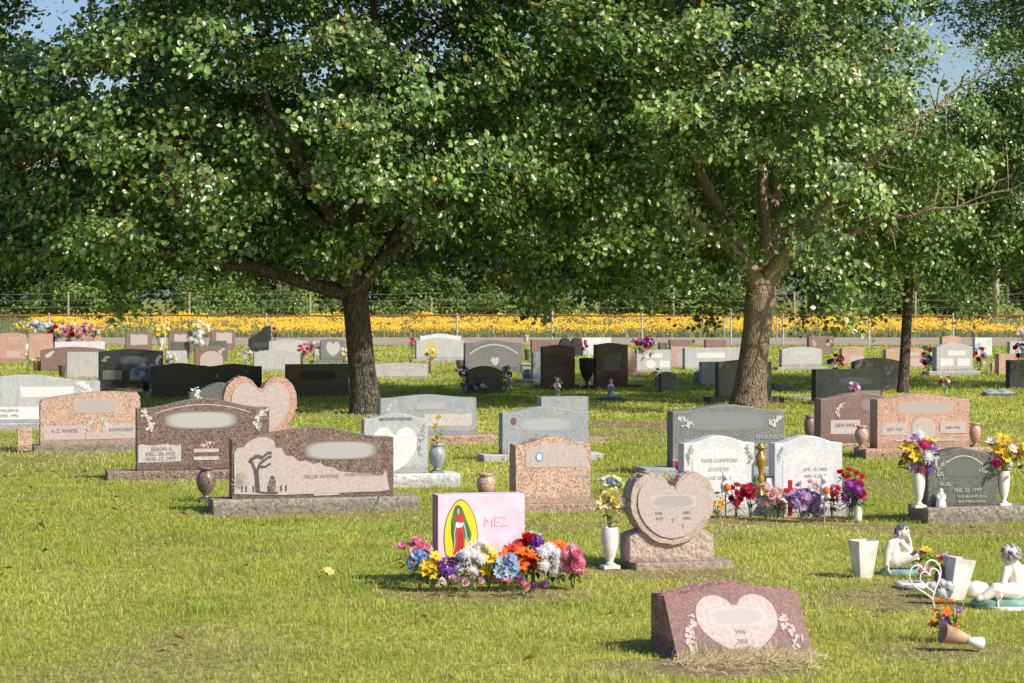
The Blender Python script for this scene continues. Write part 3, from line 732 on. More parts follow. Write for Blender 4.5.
def vase(label, xc, yt, yg, kind, mat, wd=None, group=None, zb=0.0, loc=None, name='flower_vase', cat='vase', n=20):
    G = loc if loc is not None else at(xc, yg)
    s = G[1] / F; h = (yg - yt) * s
    root = thing(name, label, cat, (G[0], G[1], zb), YAW, group)
    k = (wd * s / .96) if wd else h
    m = MB(); m.lathe([(r * k, z * h) for r, z in VPROF[kind][2 if kind in ('urn', 'tallurn') else 0:]], n)
    m.build('body', mat, root, smooth=True)
    if kind in ('urn', 'tallurn'):
        m = MB(); m.box(-.34 * k, .34 * k, -.34 * k, .34 * k, -.01, .055 * h); me = m.mesh('foot', mat); bevel_mesh(me, .004); link_mesh('foot', me, root)
    if zb < .01: FOOT.append((G[0], G[1], 0, -.5 * k, .5 * k, -.5 * k, .5 * k))
    return root, Vector((G[0], G[1], zb + h)), s
GV = 'stone urns beside headstones'
def onbase(stone_label, xf, yf=.05):
    st = [o for o in COL.objects if o.get('label', '') == stone_label][0]
    p = Vector((xf * st['_w'], yf, 0)); p.rotate(Euler((0, 0, st.rotation_euler.z)))
    return Vector((st.location.x + p.x, st.location.y + p.y, 0)), st['_zb']
DG = 'dark grey granite stone with carved lilies and crosses, a white urn at each side'
loc, zb = onbase(DG, -.62, .13); v1, rimA, _ = vase('white footed urn with pink white and violet flowers, left of the dark grey stone', 922, 479, 513, 'tallurn', MATS['white_ceramic'], 17, GV, zb, loc)
loc, zb = onbase(DG, .60, .13); v2, rimB, _ = vase('white footed urn with yellow and orange flowers, right of the dark grey stone', 1011, 470, 504, 'tallurn', MATS['white_ceramic'], 17, GV, zb, loc)
v3, rimC, _ = vase('white footed urn with pale yellow flowers beside the rose granite heart', 610, 527, 567, 'tallurn', MATS['white_ceramic'], 24, GV)
brl = 'wide brown granite stone with carved tree scene at left, a grey smudged name field'
loc, zb = onbase(brl, -.60, -.05)
vase('brown polished granite urn at the left end of the carved tree scene stone', 206, 467, 500, 'urn', GR['brown'][0], 20, GV)
gh = 'grey stone engraved with a large white heart, grey urn on its wide base'
loc, zb = onbase(gh, .66, .12); v4, rimD, _ = vase('blue grey urn with one yellowish bloom on the base of the white heart stone', 442, 443, 472, 'urn', GR['bluegray'][0], 17, GV, zb, loc)
vase('small tan round jar right above the pink painted stone', 486, 473, 494, 'jar', GR['tan'][0], 19, GV)
pl_ = 'broad pinkish tan granite stone with three carved fields, a vase at each side'
loc, zb = onbase(pl_, -.66, .10); vase('pinkish stone vase on the left end of the broad pinkish tan base', 865, 425, 448, 'urn', GR['pink'][0], 14, GV, zb, loc)
loc, zb = onbase(pl_, .58, .10); vase('pinkish stone vase on the right end of the broad pinkish tan base', 978, 422, 446, 'urn', GR['pink'][0], 12, GV, zb, loc)
vase('brown stone vase alone on the grass left of the mauve brown stone', 810, 415, 436, 'jar', GR['mauve'][0], 12, GV)
vase('small tan vase at the left of the lichen spotted grey stone', 697, 372, 384, 'jar', GR['tan'][0], 9, GV)
vase('small dark cup vase before the streaked grey stone', 62, 365, 377, 'cup', GR['slate'][0], 9, GV)
vv, rimE, _ = vase('clay flower pot with a little plant near the far left stones', 37, 361, 371, 'cup', MATS['terracotta'], 10, GV)
vase('white pedestal vase between the pale red stones', 26, 344, 355, 'goblet', MATS['white_ceramic'], 5, GV)
vase('dark polished cup vase at the left of the dark grey arched stone', 460, 360, 372, 'goblet', GR['slate'][0], 8, GV)
vase('white cup vase on top of the grey pedestal near the paired stones', 526, 346, 353, 'cup', MATS['white_ceramic'], 6, GV, .35)
vase('dark cup vase on the pedestal beside the paired stones', 527, 358, 369, 'cup', GR['slate'][0], 7, GV, .22)
vase('tan grey jar on a slab below the dark cup vase', 527, 369, 380, 'jar', GR['bluegray'][0], 10, GV)
vase('tall black goblet urn between the paired dark red stones', 587, 358, 388, 'goblet', GR['black'][0], 16, GV)
vv, rimF, _ = vase('tan vase holding yellow flowers at the end of the low grey stone', 431, 361, 374, 'cup', GR['tan'][0], 6, GV)
vv, rimG, _ = vase('white goblet vase under the tall yellow bouquet', 161, 338, 350, 'goblet', MATS['white_ceramic'], 7, GV)
vv, rimH, _ = vase('grey goblet vase under the pink and white bouquet', 315, 349, 361, 'goblet', GR['gray'][0], 7, GV)
vv, rimI, _ = vase('black cup vase holding white and pink flowers by the dark stones', 146, 378, 394, 'cup', GR['black'][0], 9, GV)
vv, rimJ, _ = vase('dark vase holding white flowers left of the rounded grey stone', 784, 360, 369, 'cup', GR['slate'][0], 6, GV)
vv, rimK, _ = vase('grey vase holding deep pink flowers behind the pale low stone', 303, 357, 367, 'cup', GR['bluegray'][0], 6, GV)

# square white planters
def planter(label, xc, yt, yg, wt, wb, tilt=0.0):
    G = at(xc, yg); s = G.y / F; h = (yg - yt) * s; a = wt * s / 2 * .86; b_ = wb * s / 2 * .86
    root = thing('square_planter', label, 'planter', G, YAW + R(8), 'white square planters')
    m = MB()
    def ring(r, z): return [(-r, -r, z), (r, -r, z), (r, r, z), (-r, r, z)]
    rr_ = [ring(b_, -.02), ring(b_, 0), ring(a, h), ring(a * .86, h), ring(b_ * .85, h * .35)]
    vs = [p for q in rr_ for p in q]; fs = [(3, 2, 1, 0)]
    for i in range(4):
        for k in range(4): fs.append((i * 4 + k, i * 4 + (k + 1) % 4, i * 4 + 4 + (k + 1) % 4, i * 4 + 4 + k))
    fs.append((16, 17, 18, 19)); m.add(vs, fs)
    me = m.mesh('body', MATS['white_ceramic']); bevel_mesh(me, .004)
    o = link_mesh('body', me, root, (0, 0, 0), (R(tilt * .4), R(tilt), 0))
    FOOT.append((G.x, G.y, 0, -b_, b_, -b_, b_))
    return root, G, s
planter('white flared square planter, empty, left of the seated cherub', 863, 540, 575, 27, 17)
planter('white flared square planter tipped beside the pink roses, between the cherubs', 953, 557, 597, 28, 20, 9)

# ------------------------------------------------------------------ flowers
BL = {}
def petal(mb, M, L, W, cup, mi=0, seg=3):
    vs = []
    for i in range(seg + 1):
        t = i / seg; wd = W * math.sin(math.pi * (.12 + .80 * t)) ; z = cup * t * t * L
        r = L * t
        for u in (-1, 0, 1): vs.append(M @ Vector((r, u * wd, z + (.10 * L * u * u))))
    fs = []
    for i in range(seg):
        for k in range(2):
            a = i * 3 + k; fs.append((a, a + 3, a + 4, a + 1))
    mb.add(vs, fs, mi)
def blossom_mesh(kind, colr, centre='gold'):
    key = (kind, colr)
    if key in BL: return BL[key]
    rr = random.Random(sum(map(ord, kind)) + len(colr)); mb = MB()
    if kind == 'daisy':
        for k in range(9): petal(mb, Matrix.Rotation(2 * math.pi * k / 9 + rr.uniform(-.1, .1), 4, 'Z') @ Matrix.Rotation(R(-rr.uniform(5, 25)), 4, 'Y'), 1, .26, .1)
        mb.ball((0, 0, .12), (.26, .26, .16), 8, 4, 1)
    elif kind == 'lily':
        for k in range(6): petal(mb, Matrix.Rotation(2 * math.pi * k / 6 + rr.uniform(-.1, .1), 4, 'Z') @ Matrix.Rotation(R(-rr.uniform(22, 40)), 4, 'Y'), 1.1, .34, -.25, 0, 4)
        mb.ball((0, 0, .25), (.12, .12, .25), 6, 4, 1)
    elif kind == 'rose':
        for ring, (n_, L, el) in enumerate(((5, 1.0, 22), (5, .85, 48), (4, .62, 68), (3, .4, 82))):
            for k in range(n_): petal(mb, Matrix.Rotation(2 * math.pi * (k + .5 * ring) / n_ + rr.uniform(-.2, .2), 4, 'Z') @ Matrix.Rotation(R(-el + rr.uniform(-8, 8)), 4, 'Y'), L, .48 * L + .1, .30)
    elif kind == 'mum':
        mb.ball((0, 0, .18), (.66, .66, .56), 10, 7, 0)
        for ring, (n_, L, el) in enumerate(((11, 1.0, 2), (11, .98, 24), (10, .92, 44), (8, .8, 62), (5, .66, 80))):
            for k in range(n_): petal(mb, Matrix.Rotation(2 * math.pi * (k + .5 * ring) / n_ + rr.uniform(-.15, .15), 4, 'Z') @ Matrix.Rotation(R(-el + rr.uniform(-8, 8)), 4, 'Y'), L, .19, .15)
    elif kind == 'hydr':
        for i in range(26):
            z = rr.uniform(-.25, 1); a = rr.uniform(0, 6.28); q = math.sqrt(max(0, 1 - z * z)) if z < 1 else 0
            c = Vector((q * math.cos(a), q * math.sin(a), z * .8)); nrm = c.normalized()
            M = Matrix.Translation(c * .85) @ nrm.to_track_quat('Z', 'Y').to_matrix().to_4x4() @ Matrix.Rotation(rr.uniform(0, 3), 4, 'Z')
            for k in range(5): petal(mb, M @ Matrix.Rotation(2 * math.pi * k / 5, 4, 'Z'), .34, .15, .1, 0, 2)
    me = mb.mesh('blossom', [PET_M[colr], MATS['petal_' + centre]]); BL[key] = me; return me
def leaf_blades(n, rad, size, seed, zlo, zhi, sway=1.0):
    rr = random.Random(seed); mb = MB()
    for i in range(n):
        a = rr.uniform(0, 6.28); rr_ = rad * math.sqrt(rr.random())
        c = Vector((rr_ * math.cos(a), rr_ * math.sin(a) * .8, rr.uniform(zlo, zhi)))
        M = Matrix.Translation(c) @ Matrix.Rotation(a + rr.uniform(-.8, .8), 4, 'Z') @ Matrix.Rotation(R(-rr.uniform(-25, 60) * sway), 4, 'Y')
        petal(mb, M, size * rr.uniform(.7, 1.3), size * rr.uniform(.22, .34), -.3, 0, 3)
    return mb
GF = 'artificial flower bouquets'
BQ = [0]
def bouquet(label, loc, zc, spread, items, bsize, leaves=14, leafmat='leaf_green', parts=True, group=GF, tilt=(0, 0), z0=0.0, face=(.45, -.75, .6)):
    """loc: where the stems start; zc: height of the blossom cluster above it; spread: (rx, ry, rz); items: (kind, colour, count)"""
    BQ[0] += 1; rr = random.Random(BQ[0] * 17 + 3)
    root = thing('flower_bouquet', label, 'flowers', loc, 0, group)
    cen = Vector((tilt[0], tilt[1], zc)); fv = Vector(face).normalized()
    stem = MB(); far = MB(); fmats = []
    placed = []
    for kind, colr, cnt in items:
        for i in range(cnt):
            best = None
            for tr in range(14):
                d = Vector((rr.gauss(0, 1), rr.gauss(0, 1), rr.gauss(0, 1))).normalized() * (rr.random() ** .4)
                p = cen + Vector((d.x * spread[0], d.y * spread[1], d.z * spread[2]))
                q = min([(p - o).length for o in placed] or [9]) + .15 * bsize * d.dot(fv)
                if best is None or q > best[0]: best = (q, p, d)
            _, p, d = best; placed.append(p)
            nrm = (d * .8 + fv * .9 + Vector((rr.uniform(-.3, .3), rr.uniform(-.3, .3), rr.uniform(-.1, .4)))).normalized()
            me = blossom_mesh(kind, colr, 'gold' if colr not in ('yellow', 'gold') else 'orange')
            rot = nrm.to_track_quat('Z', 'Y'); sz = bsize * rr.uniform(.85, 1.15)
            if parts:
                o = link_mesh('blossom', me, root, p); o.rotation_mode = 'QUATERNION'; o.rotation_quaternion = rot; o.scale = (sz,) * 3
            else:
                Mx = Matrix.Translation(p) @ rot.to_matrix().to_4x4() @ Matrix.Scale(sz, 4)
                vs = [Mx @ v.co for v in me.vertices]
                mo = []
                for mt in me.materials:
                    if mt not in fmats: fmats.append(mt)
                    mo.append(fmats.index(mt))
                off = len(far.v); far.v += [tuple(v) for v in vs]
                for pl in me.polygons: far.f.append(tuple(j + off for j in pl.vertices)); far.m.append(mo[pl.material_index])
            b0 = Vector((rr.uniform(-.2, .2) * spread[0], rr.uniform(-.2, .2) * spread[1], z0))
            stem.tube([b0, (b0 + p) / 2 + Vector((0, 0, .06 * zc)), p - nrm * sz * .1], max(.0025, bsize * .04), 4)
    if not parts: far.build('blossoms', fmats, root)
    stem.build('stems', MATS['stem_green'], root)
    if leaves:
        lo = max(.01, zc - spread[2] * 1.3) if z0 == 0 else z0
        lm = leaf_blades(leaves, max(spread[0], spread[1]) * .95, bsize * 1.1, BQ[0], lo * .6, max(lo, zc))
        ob = lm.build('leaves', MATS[leafmat], root, (tilt[0] * .7, tilt[1] * .7, 0))
    return root
def bq(label, x, yc, yg, rpx, items, bpx, back=0.0, leaves=14, **k):
    G = at(x, yg); s = G.y / F
    r = rpx if hasattr(rpx, '__len__') else (rpx, rpx * .7)
    return bouquet(label, G, (yg - yc) * s, (r[0] * s, r[0] * s * .7, r[1] * s), items, bpx * s, leaves, **k)

# around the pink painted stone
PG = 'flowers around the pink stone'
P_ = 'bouquet at the pink painted stone'
bq('bright pink outermost left ' + P_, 414, 551, 584, (13, 8), [('rose', 'pink', 6), ('rose', 'lightpink', 2)], 8, group=PG)
bq('light blue hydrangea ' + P_ + ', next to the left pink one', 420, 562, 588, (9, 8), [('hydr', 'blue', 3), ('daisy', 'lightblue', 4)], 7.5, group=PG)
bq('yellow ' + P_ + ' between the blue and the purple ones', 432, 567, 590, (9, 12), [('lily', 'yellow', 9)], 7, group=PG)
bq('purple ' + P_ + ', below the robed figure', 449, 568, 590, (9, 9), [('hydr', 'purple', 4), ('daisy', 'purple', 4)], 7, group=PG)
bq('fluffy white ' + P_ + ' right of the purple one', 470, 564, 590, (12, 11), [('mum', 'white', 9)], 8, group=PG)
bq('tall pale yellow daisies ' + P_ + ', against its face', 482, 552, 584, (13, 9), [('daisy', 'paleyellow', 6), ('daisy', 'white', 3), ('daisy', 'yellow', 3)], 8, group=PG)
bq('deep yellow drooping ' + P_ + ', left of the light blue one', 489, 566, 589, (8, 12), [('lily', 'yellow', 8)], 6.5, group=PG)
bq('pale blue ' + P_ + ', front centre right', 505, 567, 590, (11, 10), [('hydr', 'lightblue', 4), ('daisy', 'lightblue', 5)], 7.5, group=PG)
bq('orange lilies ' + P_ + ', behind the pale blue one', 513, 556, 584, (11, 7), [('lily', 'orange', 5), ('lily', 'red', 2)], 9, group=PG)
bq('orange and red lilies ' + P_ + ', in front', 524, 562, 589, (11, 10), [('lily', 'orange', 5), ('lily', 'red', 3)], 9.5, group=PG)
bq('deep red topmost ' + P_ + ' with a touch of purple', 533, 547, 582, (9, 9), [('rose', 'red', 6), ('hydr', 'purple', 2), ('daisy', 'white', 2)], 8, group=PG)
bq('large white mums ' + P_ + ', right side', 547, 560, 588, (12, 11), [('mum', 'white', 9)], 9, group=PG)
bq('bright orange ' + P_ + ' between white and pink at right', 558, 554, 584, (9, 11), [('lily', 'orange', 7)], 9, group=PG)
bq('pink carnations outermost right ' + P_, 572, 560, 588, (10, 12), [('mum', 'pink', 6), ('rose', 'pink', 4), ('mum', 'lightpink', 2)], 7.5, group=PG)
bq('low pink and lime green leafy sprig in front of the pink painted stone', 466, 579, 594, (18, 5), [('rose', 'lightpink', 4)], 5, leaves=22, leafmat='leaf_lime', group=PG)
bq('wilted dark pink low sprig front right of the pink painted stone', 523, 584, 595, (24, 5), [('rose', 'violet', 3), ('rose', 'pink', 3)], 5, leaves=26, group=PG)

# in vases
def bqv(label, rim, items, s, rise, spread, bpx, **k):
    return bouquet(label, rim, rise * s, (spread[0] * s, spread[0] * s * .6, spread[1] * s), items, bpx * s, z0=-.02, **k)
sA = scale_at(513)
bqv('pink, white, yellow and violet flowers in the left white urn of the dark grey stone', rimA, [('mum', 'magenta', 1), ('mum', 'pink', 2), ('mum', 'white', 4), ('lily', 'yellow', 4), ('lily', 'gold', 2), ('daisy', 'purple', 2), ('lily', 'lavender', 2)], sA, 21, (15, 19), 7.2, leaves=26)
bqv('yellow, orange and white flowers in the right white urn of the dark grey stone', rimB, [('daisy', 'white', 2), ('mum', 'magenta', 1), ('daisy', 'paleyellow', 4), ('lily', 'yellow', 5), ('lily', 'gold', 3), ('lily', 'orange', 3), ('mum', 'white', 1)], scale_at(504), 19, (19, 15), 7, leaves=26)
bqv('pale yellow blooms high above the white urn by the rose granite heart', rimC, [('rose', 'paleyellow', 5), ('rose', 'white', 1), ('lily', 'paleyellow', 2)], scale_at(563), 25, (9, 9), 7.5, leaves=7)
bq('blue, white and yellow bunch on the grass left of the rose granite heart', 612, 482, 492, (12, 5), [('daisy', 'lightblue', 4), ('daisy', 'white', 4), ('daisy', 'paleyellow', 5), ('hydr', 'blue', 2)], 4)
bqv('single wilted yellowish bloom in the blue grey urn', rimD, [('rose', 'paleyellow', 3)], scale_at(472), 15, (3, 12), 4, leaves=9, leafmat='leaf_lime')

# in front of the two serpentine stones
SG = 'flowers before the two pale serpentine stones'
S_ = ' before the two pale serpentine stones'
bq('magenta roses behind the rose granite heart', 685, 467, 506, (13, 5), [('rose', 'magenta', 7), ('rose', 'pink', 4)], 6, group=SG)
bq('small white flowers at the left foot of the aged white stone', 711, 485, 510, (6, 9), [('mum', 'white', 5)], 4.5, group=SG)
bq('gold and yellow leafy spray' + S_, 718, 504, 517, (6, 12), [('lily', 'gold', 8)], 3.5, leafmat='leaf_lime', group=SG)
bq('hot pink and red roses' + S_ + ', left cluster', 736, 494, 517, (8, 9), [('rose', 'magenta', 6), ('rose', 'coral', 4)], 5, group=SG)
bq('red and hot pink roses' + S_ + ', second cluster', 750, 492, 517, (8, 6), [('rose', 'coral', 5), ('rose', 'magenta', 3)], 5, group=SG)
bq('peach pink blooms' + S_ + ', below the framed picture', 766, 495, 519, (9, 9), [('mum', 'peach', 4), ('rose', 'lightpink', 2)], 6, group=SG)
bq('pale peach drooping blooms right of the peach pink ones', 778, 499, 518, (6, 9), [('rose', 'peach', 5)], 5.5, group=SG)
bq('lavender bunch' + S_ + ', front right', 801, 499, 520, (14, 9), [('hydr', 'lavender', 7), ('daisy', 'lavender', 6)], 6, leaves=26, group=SG)
bq('pink and white roses above the lavender bunch', 808, 488, 517, (9, 6), [('rose', 'lightpink', 5), ('rose', 'white', 2)], 5.5, group=SG)
bq('pale violet bunch right of the lavender one', 817, 504, 520, (5, 8), [('hydr', 'lavender', 5)], 5, group=SG)
bq('coral pink roses beside the right rabbit stake', 832, 494, 518, (6, 9), [('rose', 'coral', 3), ('rose', 'pink', 4)], 5, group=SG)
bq('big violet mums with dark leaves at the right end' + S_, 851, 492, 520, (11, 8), [('mum', 'violet', 5), ('mum', 'lavender', 2), ('rose', 'magenta', 2)], 7, leaves=34, group=SG)
bq('coral red roses topmost at the right end' + S_, 849, 476, 516, (12, 7), [('rose', 'coral', 7), ('rose', 'red', 2)], 5, leaves=10, group=SG)

# far bouquets
def bf(label, x, yc, yg, r, items, b_, **k): return bq(label, x, yc, yg, r, items, b_, leaves=10, parts=False, group='small bouquets in the far rows', **k)
bf('blue and white bouquet on top of the pale red square stone', 37, 327, 352, (9, 5), [('hydr', 'lightblue', 3), ('mum', 'white', 4), ('hydr', 'purple', 1)], 3.4)
bf('red, blue and white bouquet left of the pink and white one, far left', 53, 333, 356, (6, 9), [('rose', 'red', 4), ('rose', 'white', 2), ('hydr', 'navy', 3)], 3.6)
bf('large pink, white and red bouquet on the low pale stone', 71, 333, 356, (12, 9), [('rose', 'lightpink', 6), ('mum', 'white', 4), ('rose', 'red', 4), ('rose', 'pink', 3)], 3.8)
bf('pink, lilac and teal bouquet right of the large pink and white one', 90, 329, 352, (9, 6), [('rose', 'pink', 4), ('rose', 'lightpink', 3), ('hydr', 'purple', 2), ('mum', 'white', 2)], 3.4)
bouquet('tall yellow bouquet in a white goblet vase by the fence', rimG, .26, (.24, .18, .20), [('daisy', 'yellow', 7), ('daisy', 'paleyellow', 6)], .10, 10, parts=False, group='small bouquets in the far rows', z0=-.02)
bf('pale yellow bouquet above the white one near the mauve stones', 201, 328, 352, (8, 6), [('daisy', 'paleyellow', 7), ('daisy', 'white', 3)], 3.6)
bf('white bouquet in front of the pale yellow one near the mauve stones', 197, 338, 358, (6, 7), [('mum', 'white', 8)], 3.6)
bf('white bouquet left of the low pale grey stone', 170, 358, 368, (6, 4), [('mum', 'white', 6), ('rose', 'paleyellow', 3)], 3)
bouquet('white and pink bouquet in the black cup vase', rimI, .13, (.16, .1, .14), [('mum', 'white', 4), ('rose', 'peach', 2), ('mum', 'lightblue', 4)], .075, 8, parts=False, group='small bouquets in the far rows', z0=-.02)
bf('white and peach bouquet left of the white grey low stone', 246, 356, 368, (6, 7), [('rose', 'white', 5), ('rose', 'peach', 3)], 3, leafmat='leaf_green')
bouquet('deep pink bouquet before the grey heart stone', rimK, .16, (.20, .14, .14), [('rose', 'pink', 5), ('rose', 'magenta', 4)], .085, 8, parts=False, group='small bouquets in the far rows', z0=-.02)
bouquet('pink and white bouquet in the grey goblet vase', rimH, .10, (.13, .1, .10), [('rose', 'lightpink', 4), ('rose', 'white', 2)], .08, 8, parts=False, group='small bouquets in the far rows', z0=-.02)
bf('yellow and white sprig touching the left trunk', 344, 354, 366, (3, 5), [('daisy', 'paleyellow', 4), ('mum', 'white', 2)], 2.6)
bf('round pink bunch just above the chipped tan headstone', 108, 391, 404, (5, 3), [('rose', 'pink', 6), ('rose', 'lightpink', 3)], 3)
bf('lone magenta bunch beside the white topped stone', 412, 342, 358, (4, 3), [('rose', 'magenta', 4), ('rose', 'pink', 2)], 3)
bouquet('yellow flowers with long leaves in the tan vase', rimF, .16, (.10, .08, .12), [('daisy', 'yellow', 4), ('daisy', 'paleyellow', 3)], .07, 16, 'leaf_lime', parts=False, group='small bouquets in the far rows', z0=-.02)
bf('blue flowers at the left side of the small round black stone', 464, 377, 392, (4, 12), [('hydr', 'navy', 5), ('hydr', 'purple', 3), ('rose', 'white', 2)], 3.2)
bf('blue and white flowers along the foot of the small round black stone', 480, 387, 395, (10, 3), [('hydr', 'navy', 4), ('daisy', 'gold', 3), ('rose', 'white', 3)], 2.8)
bf('blue and brown flowers at the right side of the small round black stone', 506, 377, 392, (4, 11), [('hydr', 'blue', 4), ('rose', 'peach', 2), ('hydr', 'navy', 3)], 3.2)
bf('purple and pink bouquet resting on the light grey stone', 643, 343, 371, (11, 5), [('hydr', 'purple', 6), ('rose', 'magenta', 7), ('rose', 'lightpink', 3)], 3.6)
bf('magenta bunch between the black double heart and the tall dark red stone', 584, 346, 360, (4, 4), [('rose', 'magenta', 5)], 3)
bf('pink and white bunch left of the small charcoal block stone', 656, 375, 390, (4, 6), [('rose', 'pink', 3), ('rose', 'white', 3)], 2.8)
bouquet('white flowers in the dark vase by the rounded grey stone', rimJ, .10, (.10, .08, .12), [('mum', 'white', 7)], .07, 6, parts=False, group='small bouquets in the far rows', z0=-.02)
bf('red, white and blue bouquet over the black stone in tree shade', 836, 362, 392, (7, 6), [('rose', 'red', 4), ('hydr', 'navy', 3), ('rose', 'white', 3)], 3.4)
bf('purple and pink bunch before the black stone in tree shade', 853, 388, 405, (6, 4), [('hydr', 'lavender', 3), ('rose', 'pink', 3), ('daisy', 'white', 2)], 3.4)
bf('red, white and blue bouquet at the left of the grey stepped stone', 928, 357, 374, (7, 10), [('rose', 'red', 4), ('hydr', 'navy', 5), ('hydr', 'blue', 2), ('rose', 'white', 3)], 3.4)
bf('red, white and blue bouquet at the right of the grey stepped stone', 979, 354, 372, (6, 9), [('rose', 'red', 4), ('hydr', 'blue', 3), ('rose', 'white', 4)], 3.4)
bf('red and blue bouquet over the black stone at the right edge', 1020, 350, 386, (6, 7), [('rose', 'red', 3), ('hydr', 'blue', 3), ('rose', 'white', 3)], 3.4)
bf('white bunch against the fence at the right edge', 1022, 334, 350, (4, 4), [('mum', 'white', 5)], 3)
bf('little plant with white blooms in the clay pot', 34, 361, 370, (5, 3), [('mum', 'white', 3), ('rose', 'red', 1)], 2.2, leafmat='leaf_lime')
bf('red and white bunch on the shaded grass by the thin trunk', 945, 381, 394, (5, 5), [('rose', 'red', 3), ('rose', 'white', 3)], 2.6)
bf('tiny peach bunch by the tall dark red left stone', 557, 384, 395, (4, 6), [('rose', 'peach', 6), ('rose', 'paleyellow', 3)], 2.6)
bf('purple flowers beside the black diagonal stone', 273, 333, 350, (3, 4), [('rose', 'violet', 3)], 2.8)
# fallen bits
bouquet('fallen yellow bloom lying on the open grass at left', at(327, 575), .015, (.035, .03, .008), [('lily', 'paleyellow', 2), ('lily', 'yellow', 1)], .03, 0, group='fallen flowers')
def fallen_stem():
    G = at(372, 512); m = MB()
    m.tube([(0, 0, .01), (.03, .02, .06), (.055, .03, .13)], .006, 5); m.tube([(-.02, -.01, .015), (.05, 0, .02)], .006, 5)
    o = m.build('fallen_stem', MATS['stem_green'], None, G); tag(o, 'green plastic flower stem leaning on the base of the wide brown stone', 'flower stem')
fallen_stem()

# ------------------------------------------------------------------ ornaments
def fused(name, prims, voxel, mat, parent, smooth=2, **k):
    mb = MB()
    for a, ra, b_, rb in prims:
        a = Vector(a); b_ = Vector(b_)
        if (a - b_).length < 1e-5: mb.ball(a, ra, 12, 8)
        else:
            n = 6; pts = [a + (b_ - a) * i / n for i in range(n + 1)]; d = (b_ - a).normalized()
            P = [a - d * ra * .92, a - d * ra * .6] + pts + [b_ + d * rb * .6, b_ + d * rb * .92]
            Q = [ra * .3, ra * .8] + [ra + (rb - ra) * i / n for i in range(n + 1)] + [rb * .8, rb * .3]
            mb.tube(P, Q, 10)
    tmp = mb.build('tmp', mat)
    r = tmp.modifiers.new('r', 'REMESH'); r.mode = 'VOXEL'; r.voxel_size = voxel
    s_ = tmp.modifiers.new('s', 'SMOOTH'); s_.iterations = smooth; s_.factor = .5
    dg = bpy.context.evaluated_depsgraph_get(); me = bpy.data.meshes.new_from_object(tmp.evaluated_get(dg))
    old = tmp.data; bpy.data.objects.remove(tmp); bpy.data.meshes.remove(old)
    me.materials.clear(); me.materials.append(mat); me.name = name
    me.polygons.foreach_set('use_smooth', [True] * len(me.polygons))
    return link_mesh(name, me, parent, **k)
def hand(prims, wrist, d, up, s):
    """palm, four fingers of different lengths and a thumb"""
    d = Vector(d).normalized(); up = Vector(up); up = (up - d * up.dot(d)).normalized(); sd = d.cross(up)
    w = Vector(wrist); p = w + d * .022 * s
    prims.append((w, .012 * s, p, .015 * s))
    for k, L in zip((-1.5, -.5, .5, 1.5), (.024, .030, .028, .020)):
        a = p + sd * k * .0085 * s + d * .010 * s; b_ = a + d * L * .6 * s - up * .004 * s; c = b_ + d * L * .4 * s - up * .010 * s
        prims.append((a, .0050 * s, b_, .0046 * s)); prims.append((b_, .0046 * s, c, .004 * s))
    a = w + sd * -.012 * s + d * .006 * s; prims.append((a, .006 * s, a + d * .018 * s - sd * .014 * s - up * .004 * s, .0048 * s))
def head(parent, c, r, fdir, mats, prims, hair_seed):
    """adds skull, nose, cheeks, chin and ears to the body prims, and hair curls, eyes and mouth as children"""
    f = Vector(fdir).normalized(); up = Vector((0, 0, 1)); up = (up - f * up.dot(f)).normalized(); sd = f.cross(up); c = Vector(c)
    prims.append((c - f * r * .10 + up * r * .1, r * .98, c - f * r * .10 + up * r * .11, r * .98))
    prims.append((c + f * r * .25 - up * r * .35, r * .66, c + f * r * .25 - up * r * .36, r * .66))
    for g in (-1, 1):
        prims.append((c + f * r * .55 + sd * g * r * .36 - up * r * .34, r * .30, c + f * r * .55 + sd * g * r * .36 - up * r * .35, r * .30))
        prims.append((c + sd * g * r * .95 - up * r * .10, r * .16, c + sd * g * r * .98 - up * r * .25, r * .13))
    prims.append((c + f * r * .90 - up * r * .02, r * .10, c + f * r * 1.0 - up * r * .20, r * .13))
    prims.append((c + f * r * .72 - up * r * .78, r * .22, c + f * r * .72 - up * r * .79, r * .22))
    rr = random.Random(hair_seed); m = MB()
    for i in range(95):
        d = Vector((rr.gauss(0, 1), rr.gauss(0, 1), rr.gauss(0, 1))).normalized()
        fu, uu = d.dot(f), d.dot(up)
        if uu < -.45 or (fu > .35 and uu < .52) or (fu > .0 and uu < .05): continue
        q = c - f * r * .10 + up * r * .1 + d * r * .98
        m.ball(q, r * rr.uniform(.15, .24), 6, 5)
    m.build('hair', mats[1], parent, smooth=True)
    for g in (-1, 1):
        m = MB(); m.ball(c + f * r * .88 + sd * g * r * .34 + up * r * .04, (r * .10, r * .10, r * .07), 8, 6); m.build('eye', MATS['letter_dark'], parent, smooth=True)
    m = MB(); m.tube([c + f * r * .93 - sd * r * .2 - up * r * .46, c + f * r * .99 - up * r * .50, c + f * r * .93 + sd * r * .2 - up * r * .46], r * .045, 5); m.build('mouth', MATS['petal_coral'], parent)
